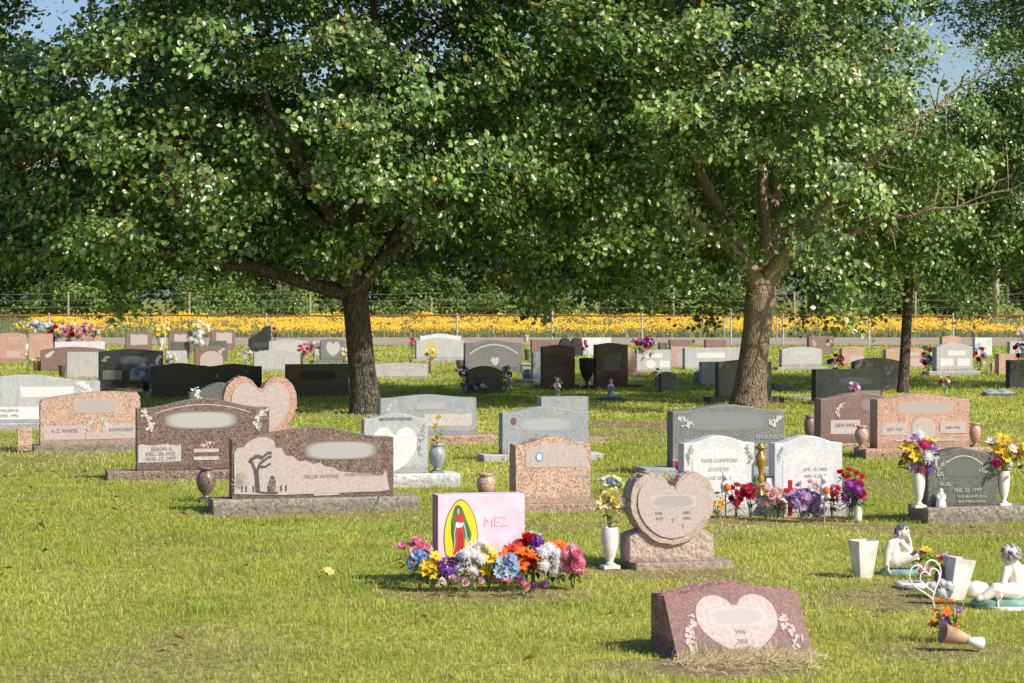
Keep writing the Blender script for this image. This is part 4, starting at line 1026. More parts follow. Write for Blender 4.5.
def rumpled(name, rx, ry, h, mat, parent, seed, loc=(0, 0, 0)):
    rr = random.Random(seed); m = MB(); n = 28
    prof = [(1.0, -.01), (1.02, h * .35), (.97, h * .75), (.86, h), (.5, h * 1.05), (.02, h)]
    vs = []
    off = [[rr.uniform(.92, 1.08) for _ in range(n)] for _ in prof]
    for i, (r_, z) in enumerate(prof):
        for k in range(n):
            a = 2 * math.pi * k / n; q = r_ * off[i][k] * (1 + .05 * math.sin(5 * a + seed)); vs.append((rx * q * math.cos(a), ry * q * math.sin(a), z + rr.uniform(-.12, .12) * h * (i > 0)))
    fs = []
    for i in range(len(prof) - 1):
        for k in range(n):
            a = i * n + k; b_ = i * n + (k + 1) % n; fs.append((a, b_, b_ + n, a + n))
    m.add(vs, fs); return m.build(name, mat, parent, loc, smooth=True)
def cherub_left():
    G = at(899, 572); s = G.y / F; k = s * 49 / .285          # about 0.29 m tall
    root = thing('cherub_statue', 'seated white cherub statue with cheek on its hand, beside the flared white planter', 'statue', G, 0, 'cherub statues')
    root.scale = (k,) * 3
    P = []
    P.append(((-.035, 0, .075), .047, (-.03, 0, .12), .045))            # hips to belly
    P.append(((-.03, 0, .12), .045, (-.02, .0, .168), .043))            # chest
    P.append(((-.015, 0, .17), .024, (.008, -.005, .20), .022))         # neck
    P.append(((-.055, -.030, .172), .021, (-.076, -.040, .11), .018)); P.append(((-.076, -.040, .11), .018, (-.078, -.045, .050), .014))   # straight arm
    hand(P, (-.078, -.047, .050), (.1, -.3, -1), (-1, 0, 0), 1.0)
    P.append(((.012, -.03, .172), .021, (.058, -.030, .125), .017)); P.append(((.058, -.030, .125), .017, (.056, -.034, .180), .013))     # bent arm to cheek
    hand(P, (.056, -.036, .178), (-.25, .05, 1), (1, 0, 0), .9)
    for y in (-.035, .035):
        P.append(((-.03, y, .062), .040, (.075, y * 1.1, .095), .033)); P.append(((.075, y * 1.1, .095), .032, (.105, y, .045), .022))
        P.append(((.105, y, .045), .020, (.112, y, .022), .018)); P.append(((.112, y, .018), .016, (.150, y - .008, .014), .012))
    head(root, (.022, -.008, .232), .043, (.72, -.62, -.10), (None, MATS['hair_gray']), P, 4)
    fused('body', P, .0042, MATS['skin_plaster'], root)
    rumpled('plinth', .13, .075, .024, MATS['teal_paint'], root, 3, (.02, 0, -.004))
    FOOT.append((G.x, G.y, 0, -.14, .14, -.1, .1))
def cherub_right():
    G = at(1010, 606); s = G.y / F; k = s * 62 / .285
    root = thing('cherub_statue', 'white cherub statue with dark curls facing away on a teal cloth, at the right edge', 'statue', G, 0, 'cherub statues')
    root.scale = (k,) * 3; P = []
    P.append(((.035, 0, .078), .048, (.030, 0, .12), .046)); P.append(((.030, 0, .12), .046, (.02, 0, .168), .044)); P.append(((.012, 0, .17), .024, (.004, 0, .20), .022))
    P.append(((-.022, -.030, .170), .021, (-.040, -.045, .115), .018)); P.append(((-.040, -.045, .115), .018, (-.055, -.055, .062), .014)); hand(P, (-.055, -.056, .062), (-.5, -.3, -.8), (-.6, 0, .6), 1.0)
    P.append(((.062, .022, .170), .021, (.085, .025, .11), .018)); P.append(((.085, .025, .11), .018, (.06, .02, .07), .014)); hand(P, (.06, .02, .07), (-.6, -.2, -.6), (0, 0, 1), .9)
    P.append(((.02, -.02, .068), .042, (-.075, -.045, .082), .033)); P.append(((-.075, -.045, .082), .031, (-.125, -.05, .048), .022)); P.append(((-.125, -.05, .048), .018, (-.155, -.055, .040), .014))
    P.append(((.02, .02, .062), .042, (-.06, .035, .062), .033)); P.append(((-.06, .035, .062), .031, (-.11, .02, .036), .020)); P.append(((-.11, .02, .036), .018, (-.14, .015, .032), .014))
    head(root, (.0, .0, .232), .045, (-.45, .88, .0), (None, plain('hair_frosted', (.42, .41, .41), .8, .75, 55)), P, 11)
    fused('body', P, .0042, MATS['skin_plaster'], root)
    rumpled('cloth', .17, .085, .028, MATS['teal_paint'], root, 8, (-.01, 0, .006))
    rumpled('plinth', .165, .095, .010, MATS['white_plaster'], root, 5, (.02, -.015, -.004))
    FOOT.append((G.x, G.y, 0, -.22, .22, -.14, .14))
cherub_left(); cherub_right()
DRY += [(at(905, 600).x, at(905, 600).y, .45, .5, 1.0), (at(940, 650).x, at(940, 650).y, .5, .35, .7), (at(880, 590).x, at(880, 590).y, .3, .4, .8)]
# plant and roses between the cherubs
bq('yellow green leafy plant between the two cherubs', 930, 556, 577, (15, 9), [('lily', 'yellow', 2)], 6, leaves=60, leafmat='leaf_lime', group='flowers by the cherubs')
bq('pale pink rose at the left of the yellow green plant', 919, 554, 577, (4, 4), [('rose', 'lightpink', 2)], 6, leaves=3, group='flowers by the cherubs')
bq('deep pink and white rose above the tipped planter', 946, 563, 590, (6, 6), [('rose', 'pink', 3), ('rose', 'lightpink', 1)], 6.5, leaves=5, group='flowers by the cherubs')
bq('pale pink bloom low in front of the yellow green plant', 925, 572, 586, (5, 3), [('rose', 'lightpink', 3)], 5.5, leaves=4, group='flowers by the cherubs')
bq('white mum bunch inside the white wire hearts', 942, 590, 602, (11, 7), [('mum', 'white', 8), ('rose', 'lightpink', 1)], 6, leaves=6, group='flowers by the cherubs')
vase('round brown pot behind the white wire hearts', 942, 566, 596, 'jar', MATS['brown_pot'], 17, None, name='round_pot', cat='pot')
def slab(label, xc, yc, wpx, dpx_m, h, mat, rz=0):
    G = at(xc, yc); s = G.y / F
    o = rumpled('stone_slab', wpx * s / 2, dpx_m, h, mat, None, int(xc)); o.location = G; o.rotation_euler.z = rz
    tag(o, label, 'slab'); FOOT.append((G.x, G.y, rz, -wpx * s / 2, wpx * s / 2, -dpx_m, dpx_m))
slab('flat white broken slab left of the white wire hearts', 912, 585, 34, .09, .018, MATS['white_plaster'], -.25)
slab('white rounded slab between the tipped planter and the right cherub', 972, 592, 32, .10, .055, MATS['white_plaster'], .2)
def wire_hearts():
    G = at(936, 612); s = G.y / F
    root = thing('wire_heart_stake', 'white double wire heart ornament leaning left, before the tipped planter', 'ornament', G, YAW, None)
    def hpts(w_, h_, cx, cz): return [(cx + x, 0, cz + z) for x, z in heart(w_, h_, 40)]
    for nm, w_, h_, cx, cz in (('outer_heart', 34, 40, -.0, 12), ('inner_heart', 21, 25, .02, 18)):
        p = hpts(w_ * s, h_ * s, cx, cz * s); m = MB(); m.tube(p + [p[0]], .0048, 6); m.build(nm, MATS['white_wire'], root, rot=(0, R(-17), 0), smooth=True)
    m = MB(); m.tube([(.0, 0, -.03), (0, 0, 13 * s)], .004, 6); m.build('stake', MATS['white_wire'], root, rot=(0, R(-17), 0))
wire_hearts()
def cone_vase():
    G = at(962, 648); s = G.y / F
    root = thing('cone_vase', 'tan cone shaped flower vase fallen over on the grass, its mouth towards the orange flowers', 'vase', (G.x, G.y, .03), 0)
    m = MB(); M = Matrix.Rotation(R(-74), 4, 'Y') @ Matrix.Rotation(R(14), 4, 'X')
    L = 38 * s
    m.lathe([(.006, 0), (.012, .01), (.03, L * .4), (.052, L), (.046, L), (.02, L * .3)], 16, 0, Matrix.Translation((.07, 0, .0)) @ M)
    m.build('body', MATS['terracotta'], root, smooth=True)
    m = MB(); m.lathe([(.03, 0), (.034, .01), (.016, L * .42), (.004, L * .44)], 12, 0, Matrix.Translation((.095, -.02, -.008)) @ M); m.build('tip', MATS['white_ceramic'], root, smooth=True)
cone_vase()
bouquet('orange, yellow and violet flowers spilled from the fallen tan cone vase', at(955, 640), 24 * scale_at(640), (.075, .06, .085), [('lily', 'orange', 7), ('daisy', 'purple', 3), ('lily', 'gold', 3), ('daisy', 'yellow', 2)], 6 * scale_at(640), 30, 'leaf_green', tilt=(-.055, 0), group='flowers by the cherubs')

# ornaments before the two pale serpentine stones
def rabbit_stake(label, xc, yt, yc, yg):
    G = at(xc, yg); s = G.y / F; k = s * (yg - yt)
    root = thing('rabbit_stake', label, 'garden stake', G, YAW, 'rabbit garden stakes')
    zc = (yg - yc) * s; u = s * 9
    P = [((0, 0, zc - .2 * u), .62 * u, (0, 0, zc + .4 * u), .50 * u), ((0, 0, zc + .95 * u), .45 * u, (0, -.02 * u, zc + .97 * u), .45 * u),
         ((-.18 * u, 0, zc + 1.2 * u), .14 * u, (-.45 * u, 0, zc + 1.85 * u), .11 * u), ((.18 * u, 0, zc + 1.2 * u), .14 * u, (.45 * u, 0, zc + 1.85 * u), .11 * u),
         ((-.3 * u, -.1 * u, zc - .75 * u), .26 * u, (-.42 * u, -.35 * u, zc - .9 * u), .2 * u), ((.3 * u, -.1 * u, zc - .75 * u), .26 * u, (.42 * u, -.35 * u, zc - .9 * u), .2 * u),
         ((-.5 * u, -.05 * u, zc + .3 * u), .16 * u, (-.25 * u, -.5 * u, zc + .0 * u), .14 * u), ((.5 * u, -.05 * u, zc + .3 * u), .16 * u, (.25 * u, -.5 * u, zc + .0 * u), .14 * u),
         ((0, -.42 * u, zc + .88 * u), .16 * u, (0, -.44 * u, zc + .88 * u), .16 * u)]
    fused('body', P, .11 * u, MATS['paper_white'], root, 2)
    m = MB(); m.ball((0, -.52 * u, zc - .1 * u), (.40 * u, .30 * u, .46 * u), 12, 8); m.build('egg', PET_M['orange'], root, smooth=True)
    for g in (-1, 1):
        m = MB(); m.ball((g * .16 * u, -.40 * u, zc + 1.05 * u), .06 * u, 6, 5); m.build('eye', MATS['letter_dark'], root)
    m = MB(); m.tube([(0, .02 * u, -.05), (0, .02 * u, zc - .3 * u)], .006, 6); m.build('stake', MATS['pole_wood'], root)
rabbit_stake('white rabbit garden stake holding an orange egg, left one before the aged white stone', 725.5, 470, 486, 517)
rabbit_stake('white rabbit garden stake holding an orange egg, right one beside the lavender flowers', 824.5, 474, 489, 521)
def robed(name, label, xc, yt, yg, mat, wide=1.0, z0=0.0, loc=None, rz=YAW, grp=None):
    """small standing robed figurine with praying hands and wings"""
    G = loc if loc is not None else at(xc, yg); s = G[1] / F; h = (yg - yt) * s
    root = thing(name, label, 'figurine', (G[0], G[1], z0), rz, grp)
    P = [((0, 0, .06 * h), .24 * h * wide, (0, 0, .42 * h), .17 * h * wide), ((0, 0, .42 * h), .17 * h * wide, (0, 0, .66 * h), .15 * h * wide), ((0, 0, .70 * h), .07 * h, (0, 0, .78 * h), .065 * h),
         ((0, -.01 * h, .86 * h), .115 * h, (0, -.01 * h, .88 * h), .115 * h), ((0, -.12 * h, .85 * h), .025 * h, (0, -.125 * h, .84 * h), .025 * h)]
    for g in (-1, 1):
        P += [((g * .15 * h * wide, 0, .64 * h), .065 * h, (g * .17 * h * wide, -.10 * h, .46 * h), .055 * h), ((g * .17 * h * wide, -.10 * h, .46 * h), .05 * h, (g * .015 * h, -.2 * h, .55 * h), .035 * h),
              ((g * .02 * h, -.2 * h, .55 * h), .03 * h, (g * .012 * h, -.21 * h, .64 * h), .018 * h)]
    fused('body', P, .022 * h, mat, root, 2)
    return root, h
def wings(root, h, mat):
    for g in (-1, 1):
        m = MB(); P = [(0, .6), (.10, .80), (.26, .92), (.36, .84), (.36, .60), (.30, .42), (.20, .26), (.08, .34)]
        n = len(P); vs = [(g * x * h, .12 * h + .08 * x * h, z * h) for x, z in P] + [(g * x * h, .15 * h + .1 * x * h, z * h) for x, z in P]
        m.add(vs, [tuple(range(n)), tuple(range(2 * n - 1, n - 1, -1))] + [(i, (i + 1) % n, (i + 1) % n + n, i + n) for i in range(n)]); m.build('wing', mat, root)
r_, hh = robed('angel_figurine', 'white winged angel figurine before the clean pale grey stone', 800, 466, 510, MATS['paper_white'], 1.15); wings(r_, hh, MATS['paper_white'])
loc, zb = onbase(DG, -.36, .055)
robed('praying_figurine', 'small white praying figurine on the base of the dark grey stone', 951, 492, 511, MATS['paper_white'], 1.2, zb, loc)
robed('grey_statuette', 'little dark grey statuette at the right foot of the aged white stone', 752, 474, 512, MATS['silver_statue'], .8)
robed('grey_statuette', 'silver grey statuette right of the framed picture', 796.5, 466, 512, MATS['silver_statue'], .55)
robed('grey_lantern_statuette', 'small pale grey statuette on a dark slab before the right dark red stone', 611, 379, 398, MATS['silver_statue'], .9)
robed('rabbit_statuette', 'small tan statuette before the left tall dark red stone', 557, 378, 396, MATS['frost_light'], .9)
def cross_marker():
    G = at(790.5, 516); s = G.y / F; h = 36 * s
    me = prism_mesh('cross_marker', [(x, z + h / 2) for x, z in flat_shape('cross', 13 * s, h)], .02, (MATS['petal_red'], MATS['petal_red']), bev=.003)
    o = link_mesh('cross_marker', me, None, G, (0, 0, YAW)); tag(o, 'little red cross standing right of the framed picture', 'cross')
cross_marker()
def picture():
    G = at(776.5, 514); s = G.y / F
    root = thing('picture_frame', 'black framed white picture on a short stake before the gold candle stand', 'picture frame', G, YAW - R(4))
    w_, h_ = 21 * s, 16 * s; z0 = 22 * s
    for a in ((-w_/2, w_/2, z0, z0 + .012), (-w_/2, w_/2, z0 + h_ - .012, z0 + h_), (-w_/2, -w_/2 + .012, z0 + .012, z0 + h_ - .012), (w_/2 - .012, w_/2, z0 + .012, z0 + h_ - .012)):
        m = MB(); m.box(a[0], a[1], 0, .018, a[2], a[3]); m.build('frame_bar', MATS['black_plastic'], root, rot=(R(-8), 0, 0))
    m = MB(); m.box(-w_/2 + .011, w_/2 - .011, .004, .012, z0 + .011, z0 + h_ - .011); m.build('picture', MATS['paper_white'], root, rot=(R(-8), 0, 0))
    m = MB(); m.tube([(0, .03, -.03), (0, .015, z0 + .01)], .006, 6); m.build('stake', MATS['black_plastic'], root)
picture()
def candle():
    G = at(760.7, 499); s = G.y / F; h = 56 * s; k = 8.5 * s
    root = thing('candle_stand', 'tall gold turned candle stand between the two pale serpentine stones', 'candle stand', G, 0)
    m = MB(); m.lathe([(k * .6, 0), (k * .6, h * .05), (k * .25, h * .1), (k * .2, h * .3), (k * .45, h * .36), (k * .2, h * .42), (k * .3, h * .52), (k * .62, h * .64), (k * .6, h * .76), (k * .3, h * .84), (k * .25, h * .88)], 16); m.build('stem', MATS['gold_metal'], root, smooth=True)
    m = MB(); m.lathe([(k * .25, h * .88), (k * .7, h * .91), (k * .72, h * .94), (k * .3, h * .95), (k * .28, h)], 16); m.build('dish', MATS['gold_metal'], root, smooth=True)
candle()
def lamp():
    G = at(858, 520); s = G.y / F; h = 30 * s; k = 9 * s
    root = thing('white_cylinder_vase', 'small white cylinder vase at the right end of the serpentine stones', 'vase', G, 0)
    m = MB(); m.lathe([(k * .42, -.01), (k * .45, h * .03), (k * .5, h * .95), (k * .52, h), (k * .42, h), (k * .4, h * .3)], 16); m.build('body', MATS['white_ceramic'], root, smooth=True)
    m = MB(); m.lathe([(k * .53, h * .93), (k * .56, h * .95), (k * .56, h * 1.0), (k * .53, h * 1.02)], 16); m.build('rim', MATS['white_ceramic'], root, smooth=True)
lamp()
slab('dark flat slab under the pale grey statuette', 611, 400, 26, .30, .05, GR['slate'][0])
slab('flat tan slab under the grey jar near the paired stones', 527, 382, 22, .2, .05, GR['bluegray'][1])
slab('long dark flat slab lying right of the black stone in tree shade', 800, 399, 30, .3, .04, GR['bluegray'][1])
slab('pale flat slab right of the leaning trunk before the rounded stone', 706, 372, 20, .25, .04, GR['gray'][1])
slab('pale flat slab lying right of the dark blue grey stone', 783, 387, 22, .25, .04, GR['gray'][1])
slab('white flat slab at the left of the second dark green black stone', 148, 394, 18, .25, .05, GR['gray'][1])
def books():
    G = at(999, 396); s = G.y / F
    root = thing('open_book_plaque', 'blue and white open book plaque lying on shaded grass at right', 'plaque', G, .1)
    m = MB(); m.box(-16 * s, 16 * s, -.2, .2, 0, .05); me = m.mesh('base', GR['slate'][0]); bevel_mesh(me, .01); link_mesh('base', me, root)
    for g in (-1, 1):
        m = MB(); n = 8; vs = []
        for i in range(n + 1):
            t = i / n; x = g * t * 14 * s; z = .055 + .05 * math.sin(math.pi * min(1, t * 1.1)) * .8
            vs += [(x, -.17, z), (x, .17, z + .03), (x, -.17, .052), (x, .17, .052)]
        fs = []
        for i in range(n): a = i * 4; fs += [(a, a + 4, a + 5, a + 1), (a + 2, a + 6, a + 4, a), (a + 3, a + 1, a + 5, a + 7)]
        fs += [(0, 1, 3, 2), (n * 4, n * 4 + 2, n * 4 + 3, n * 4 + 1)]
        m.add(vs, fs); m.build('page', plain('page_blue', (.42, .50, .58), .6, .3, 12), root)
books()
def star():
    G = at(945, 394); s = G.y / F
    root = thing('star_stake', 'white wire star stake beside the red and white bunch in tree shade', 'ornament', (G.x + .05, G.y + .08, 0), YAW)
    m = MB(); p = [(.13 * math.cos(R(90 + 72 * k * 2)), 0, .42 + .13 * math.sin(R(90 + 72 * k * 2))) for k in range(6)]; m.tube(p, .008, 5); m.build('star', MATS['white_wire'], root)
    m = MB(); m.tube([(0, 0, -.04), (0, 0, .34)], .007, 5); m.build('stake', MATS['white_wire'], root)
star()
def pedestal():
    G = at(526, 374); s = G.y / F
    root = thing('pedestal', 'small grey stone pedestal carrying cup vases left of the paired dark red stones', 'pedestal', (G.x, G.y + .12, 0), YAW)
    m = MB(); m.box(-.09, .09, 0, .16, -.02, .20); me = m.mesh('block', GR['bluegray'][1]); bevel_mesh(me, .01); link_mesh('block', me, root)
    m = MB(); m.box(-.12, .12, -.03, .19, .202, .24); me = m.mesh('cap', GR['bluegray'][0]); bevel_mesh(me, .008); link_mesh('cap', me, root)
pedestal()
# ------------------------------------------------------------------ ground and grass
rng = np.random.default_rng(12)
def vnoise(x, y, seed=0):
    xi = np.floor(x).astype(np.int64); yi = np.floor(y).astype(np.int64); fx = x - xi; fy = y - yi
    fx = fx * fx * (3 - 2 * fx); fy = fy * fy * (3 - 2 * fy)
    def hsh(a, b):
        n = (a * 374761393 + b * 668265263 + seed * 974711) & 0x7fffffff
        n = ((n ^ (n >> 13)) * 1274126177) & 0x7fffffff
        return ((n ^ (n >> 16)) & 0xffff) / 65535.0
    return (hsh(xi, yi) * (1 - fx) + hsh(xi + 1, yi) * fx) * (1 - fy) + (hsh(xi, yi + 1) * (1 - fx) + hsh(xi + 1, yi + 1) * fx) * fy
def fbm(x, y, seed=0, o=4):
    t = 0; a = .5
    for i in range(o): t = t + a * vnoise(x * 2 ** i, y * 2 ** i, seed + i * 7); a *= .5
    return t / (1 - .5 ** o)
def P_at(px, py): g = at(px, py); return g.x, g.y
for px, py, rx, ry, st in ((735, 664, .55, .35, 1.0), (690, 574, .55, .35, .8), (600, 572, .5, .3, .5), (490, 592, .65, .35, .8), (300, 512, 1.1, .5, .8), (760, 521, .9, .35, .8), (850, 523, .5, .3, .9),
                           (640, 424, 1.6, 1.1, 1.0), (700, 428, 1.2, .5, .9), (470, 434, 2.0, .5, .8), (960, 426, 1.5, .8, .7), (30, 496, .25, .3, .8), (640, 666, .3, .3, .5), (560, 525, .6, .4, .5), (940, 530, .9, .4, .6), (700, 532, .6, .4, .5),
                           (800, 436, 1.2, .6, .7), (750, 405, .8, .9, .8), (360, 415, .7, 1.0, .6), (560, 432, 1.0, .6, .6)):
    x, y = P_at(px, py); DRY.append((x, y, rx, ry, st))
def dryness(x, y):
    d = np.zeros_like(x)
    w = (fbm(x * 1.3, y * 1.3, 41) - .5) * 1.3
    for cx, cy, rx, ry, st in DRY:
        q = ((x - cx) / rx) ** 2 + ((y - cy) / ry) ** 2
        d = np.maximum(d, st * np.clip(1.25 - q + w, 0, 1))
    far = np.clip((fbm(x * .6, y * .3, 3) - .58) * 4, 0, 1) * .5
    return np.clip(np.maximum(d, far), 0, 1)
yF = at(512, 345.5).y; yR1 = at(512, 337.5).y
def bankz(y):
    t = np.clip((y - yR1 - .5) / 8.0, 0, 1); return .46 * t * t * (3 - 2 * t)
def ground():
    xs = np.concatenate([np.array([-1500, -500, -150, -70, -40]), np.arange(-26, 26.01, .3), np.array([40, 70, 150, 500, 1500])])
    ys = np.concatenate([np.array([-300, -60, -10, 0, 5]), np.arange(8, 70, .3), np.arange(70, 95, 1.0), np.arange(95, 125, 1.0), np.array([130, 140, 180, 260, 500, 1500, 3000])])
    X, Y = np.meshgrid(xs, ys); nx, ny = len(xs), len(ys)
    inner = np.clip((26 - np.abs(X)) / 4, 0, 1) * np.clip((Y - 8) / 4, 0, 1) * np.clip((85 - Y) / 10, 0, 1)
    Z = ((fbm(X * .9, Y * .9, 5) - .5) * .03) * inner - .015 + bankz(Y)
    co = np.stack([X, Y, Z], -1).reshape(-1, 3)
    idx = np.arange(nx * ny).reshape(ny, nx)
    q = np.stack([idx[:-1, :-1], idx[:-1, 1:], idx[1:, 1:], idx[1:, :-1]], -1).reshape(-1, 4)
    me = bpy.data.meshes.new('ground'); me.from_pydata(co.tolist(), [], q.tolist())
    me.polygons.foreach_set('use_smooth', [True] * len(q))
    at_ = me.attributes.new('dry', 'FLOAT', 'POINT'); at_.data.foreach_set('value', dryness(X.ravel(), Y.ravel()).astype('f'))
    m, nt, b, out = newmat('lawn_soil')
    v = N(nt, 'ShaderNodeTexCoord')
    n1 = N(nt, 'ShaderNodeTexNoise'); n1.inputs['Scale'].default_value = 1.1; n1.inputs['Detail'].default_value = 8; n1.inputs['Roughness'].default_value = .7
    n2 = N(nt, 'ShaderNodeTexNoise'); n2.inputs['Scale'].default_value = 26; n2.inputs['Detail'].default_value = 5
    for n_ in (n1, n2): nt.links.new(v.outputs['Object'], n_.inputs['Vector'])
    g = mixc(nt, ramp(nt, n1.outputs[0], .38, .64), (.28, .31, .045), (.46, .45, .08))
    g = mixc(nt, ramp(nt, n2.outputs[0], .42, .66), g, (.13, .15, .032))
    dd = N(nt, 'ShaderNodeAttribute'); dd.attribute_name = 'dry'
    soil = mixc(nt, ramp(nt, n2.outputs[0], .35, .65), (.36, .265, .145), (.17, .125, .065))
    c = mixc(nt, dd.outputs['Fac'], g, soil)
    nt.links.new(c, b.inputs['Base Color']); b.inputs['Roughness'].default_value = .95; b.inputs['Specular IOR Level'].default_value = .1
    bp = N(nt, 'ShaderNodeBump'); bp.inputs['Strength'].default_value = .8; bp.inputs['Distance'].default_value = .03; nt.links.new(n2.outputs[0], bp.inputs['Height']); nt.links.new(bp.outputs[0], b.inputs['Normal'])
    me.materials.append(m); tag(link_mesh('ground', me), kind='structure')
ground()
def mesh_np(name, co, faces_n, faces, mat, tint=None, smooth=False, normals=None):
    """co (n,3); faces (m,k) int"""
    me = bpy.data.meshes.new(name); nv, nf, k = len(co), len(faces), faces.shape[1]
    me.vertices.add(nv); me.vertices.foreach_set('co', co.astype('f').ravel())
    me.loops.add(nf * k); me.loops.foreach_set('vertex_index', faces.astype('i').ravel())
    me.polygons.add(nf); me.polygons.foreach_set('loop_start', (np.arange(nf) * k).astype('i'))
    try: me.polygons.foreach_set('loop_total', np.full(nf, k, 'i'))
    except Exception: pass
    if smooth: me.polygons.foreach_set('use_smooth', np.ones(nf, bool))
    if tint is not None:
        a = me.attributes.new('tint', 'FLOAT_COLOR', 'POINT')
        a.data.foreach_set('color', np.concatenate([tint, np.ones((nv, 1))], 1).astype('f').ravel())
    me.materials.append(mat); me.update(calc_edges=True); me.validate(); return me
def tint_mat(name, rough, trans, spec=.5, transcol=(1.25, 1.25, .55)):
    m, nt, b, out = newmat(name)
    a = N(nt, 'ShaderNodeAttribute'); a.attribute_name = 'tint'
    nt.links.new(a.outputs['Color'], b.inputs['Base Color']); b.inputs['Roughness'].default_value = rough; b.inputs['Specular IOR Level'].default_value = spec
    tr = N(nt, 'ShaderNodeBsdfTranslucent'); nt.links.new(mixc(nt, 1.0, a.outputs['Color'], transcol, 'MULTIPLY'), tr.inputs[0])
    mx = N(nt, 'ShaderNodeMixShader'); mx.inputs[0].default_value = trans
    nt.links.new(b.outputs[0], mx.inputs[1]); nt.links.new(tr.outputs[0], mx.inputs[2]); nt.links.new(mx.outputs[0], out.inputs[0])
    return m
def inside_foot(x, y, pad=.015):
    k = np.zeros(len(x), bool)
    for fx, fy, rz, x0, x1, y0, y1 in FOOT:
        c, s = math.cos(rz), math.sin(rz); dx, dy = x - fx, y - fy
        lx = dx * c + dy * s; ly = -dx * s + dy * c
        k |= (lx > x0 - pad) & (lx < x1 + pad) & (ly > y0 - pad) & (ly < y1 + pad)
    return k
def grass():
    XS, YS, LEN, WID = [], [], [], []
    for y0, y1, dens, L, W in ((9.6, 13, 3000, .030, .0036), (13, 17, 2300, .030, .0044), (17, 23, 1500, .032, .0058), (23, 32, 800, .036, .009), (32, 46, 380, .040, .014), (46, 66, 150, .055, .021), (66, 90, 60, .06, .032)):
        hw = y1 * .2134 * 1.22 + .9
        n = int(dens * 2 * hw * (y1 - y0))
        x = rng.uniform(-hw, hw, n); y = rng.uniform(y0, y1, n)
        keep = np.abs(x) < y * .2134 * 1.2 + .9
        XS.append(x[keep]); YS.append(y[keep]); LEN.append(np.full(keep.sum(), L)); WID.append(np.full(keep.sum(), W))
    x, y, L, W = map(np.concatenate, (XS, YS, LEN, WID))
    d = dryness(x, y)
    keep = (rng.random(len(x)) > d * .72) & ~inside_foot(x, y)
    x, y, L, W, d = x[keep], y[keep], L[keep], W[keep], d[keep]
    n = len(x)
    big = fbm(x * .55, y * .3, 77); mid = fbm(x * 2.2, y * 1.4, 15)
    L = .84 * L * rng.uniform(.55, 1.35, n) * (.75 + .6 * mid) * (1 - .35 * d)
    L = L * (1 + 7 * np.clip(fbm(x * 4.2, y * 3.6, 61, 2) - .66, 0, .16))
    a = rng.uniform(0, 2 * np.pi, n); lean = np.abs(rng.normal(0, .50, n)) + .12 + d * .6
    ca, sa = np.cos(a), np.sin(a)
    f = rng.uniform(0, 2 * np.pi, n); wx, wy = np.cos(f) * W * .5, np.sin(f) * W * .5
    z0 = (fbm(x * .9, y * .9, 5) - .5) * .03 - .018
    h1, h2 = L * .6, L
    b1 = np.tan(np.minimum(lean * .55, 1.2)) * h1 * .8; b2 = np.tan(np.minimum(lean, 1.15)) * h2 * .8
    v = np.zeros((n, 5, 3))
    v[:, 0] = np.stack([x - wx, y - wy, z0], 1); v[:, 1] = np.stack([x + wx, y + wy, z0], 1)
    v[:, 2] = np.stack([x - wx * .8 + ca * b1, y - wy * .8 + sa * b1, z0 + h1], 1); v[:, 3] = np.stack([x + wx * .8 + ca * b1, y + wy * .8 + sa * b1, z0 + h1], 1)
    v[:, 4] = np.stack([x + ca * b2, y + sa * b2, z0 + h2 * np.cos(np.minimum(lean * .6, 1.2))], 1)
    i = np.arange(n)[:, None] * 5
    tri = np.concatenate([i + np.array([[0, 1, 3]]), i + np.array([[0, 3, 2]]), i + np.array([[2, 3, 4]])], 0)
    green = np.array([.43, .50, .080]); lush = np.array([.25, .37, .050]); yel = np.array([.69, .67, .17]); straw = np.array([.72, .60, .34])
    t = np.clip((big - .40) * 3.2 + rng.normal(0, .22, n), 0, 1)[:, None]
    c = green * (1 - t) + yel * t
    lu = np.clip((mid - .5) * 3 + rng.normal(0, .25, n), 0, 1)[:, None] * .75; c = c * (1 - lu) + lush * lu
    s_ = (rng.random(n) < .07 + .75 * d)[:, None]; c = np.where(s_, straw * rng.uniform(.6, 1.1, (n, 1)), c)
    c = c * rng.uniform(.75, 1.25, (n, 1))
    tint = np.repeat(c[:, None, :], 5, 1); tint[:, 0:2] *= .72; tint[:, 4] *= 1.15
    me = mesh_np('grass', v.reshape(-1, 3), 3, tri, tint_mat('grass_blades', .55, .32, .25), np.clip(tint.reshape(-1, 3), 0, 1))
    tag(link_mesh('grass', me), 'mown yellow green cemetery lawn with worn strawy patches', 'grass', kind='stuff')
    # leaves dropped on the lawn
    m = 1300; fy = 11 + 45 * rng.random(m) ** .62; fx = rng.uniform(-1, 1, m) * (fy * .225 + .8); ok = ~inside_foot(fx, fy); fx, fy = fx[ok], fy[ok]; m = len(fx)
    a = rng.uniform(0, 6.28, m); Lf = rng.uniform(.02, .038, m); fz = .022 + rng.uniform(0, .012, m); ex, ey = np.cos(a) * Lf, np.sin(a) * Lf
    v = np.zeros((m, 4, 3)); v[:, 0] = np.stack([fx - ex, fy - ey, fz], 1); v[:, 2] = np.stack([fx + ex, fy + ey, fz + rng.normal(0, .012, m)], 1)
    v[:, 1] = np.stack([fx - ey * .6, fy + ex * .6, fz + rng.uniform(0, .02, m)], 1); v[:, 3] = np.stack([fx + ey * .6, fy - ex * .6, fz + rng.uniform(0, .02, m)], 1)
    i_ = np.arange(m)[:, None] * 4; q = np.concatenate([i_ + np.array([[0, 1, 2]]), i_ + np.array([[0, 2, 3]])], 0)
    pc = np.array([(.20, .10, .045), (.33, .20, .07), (.42, .34, .08), (.14, .08, .04)])[rng.integers(0, 4, m)]
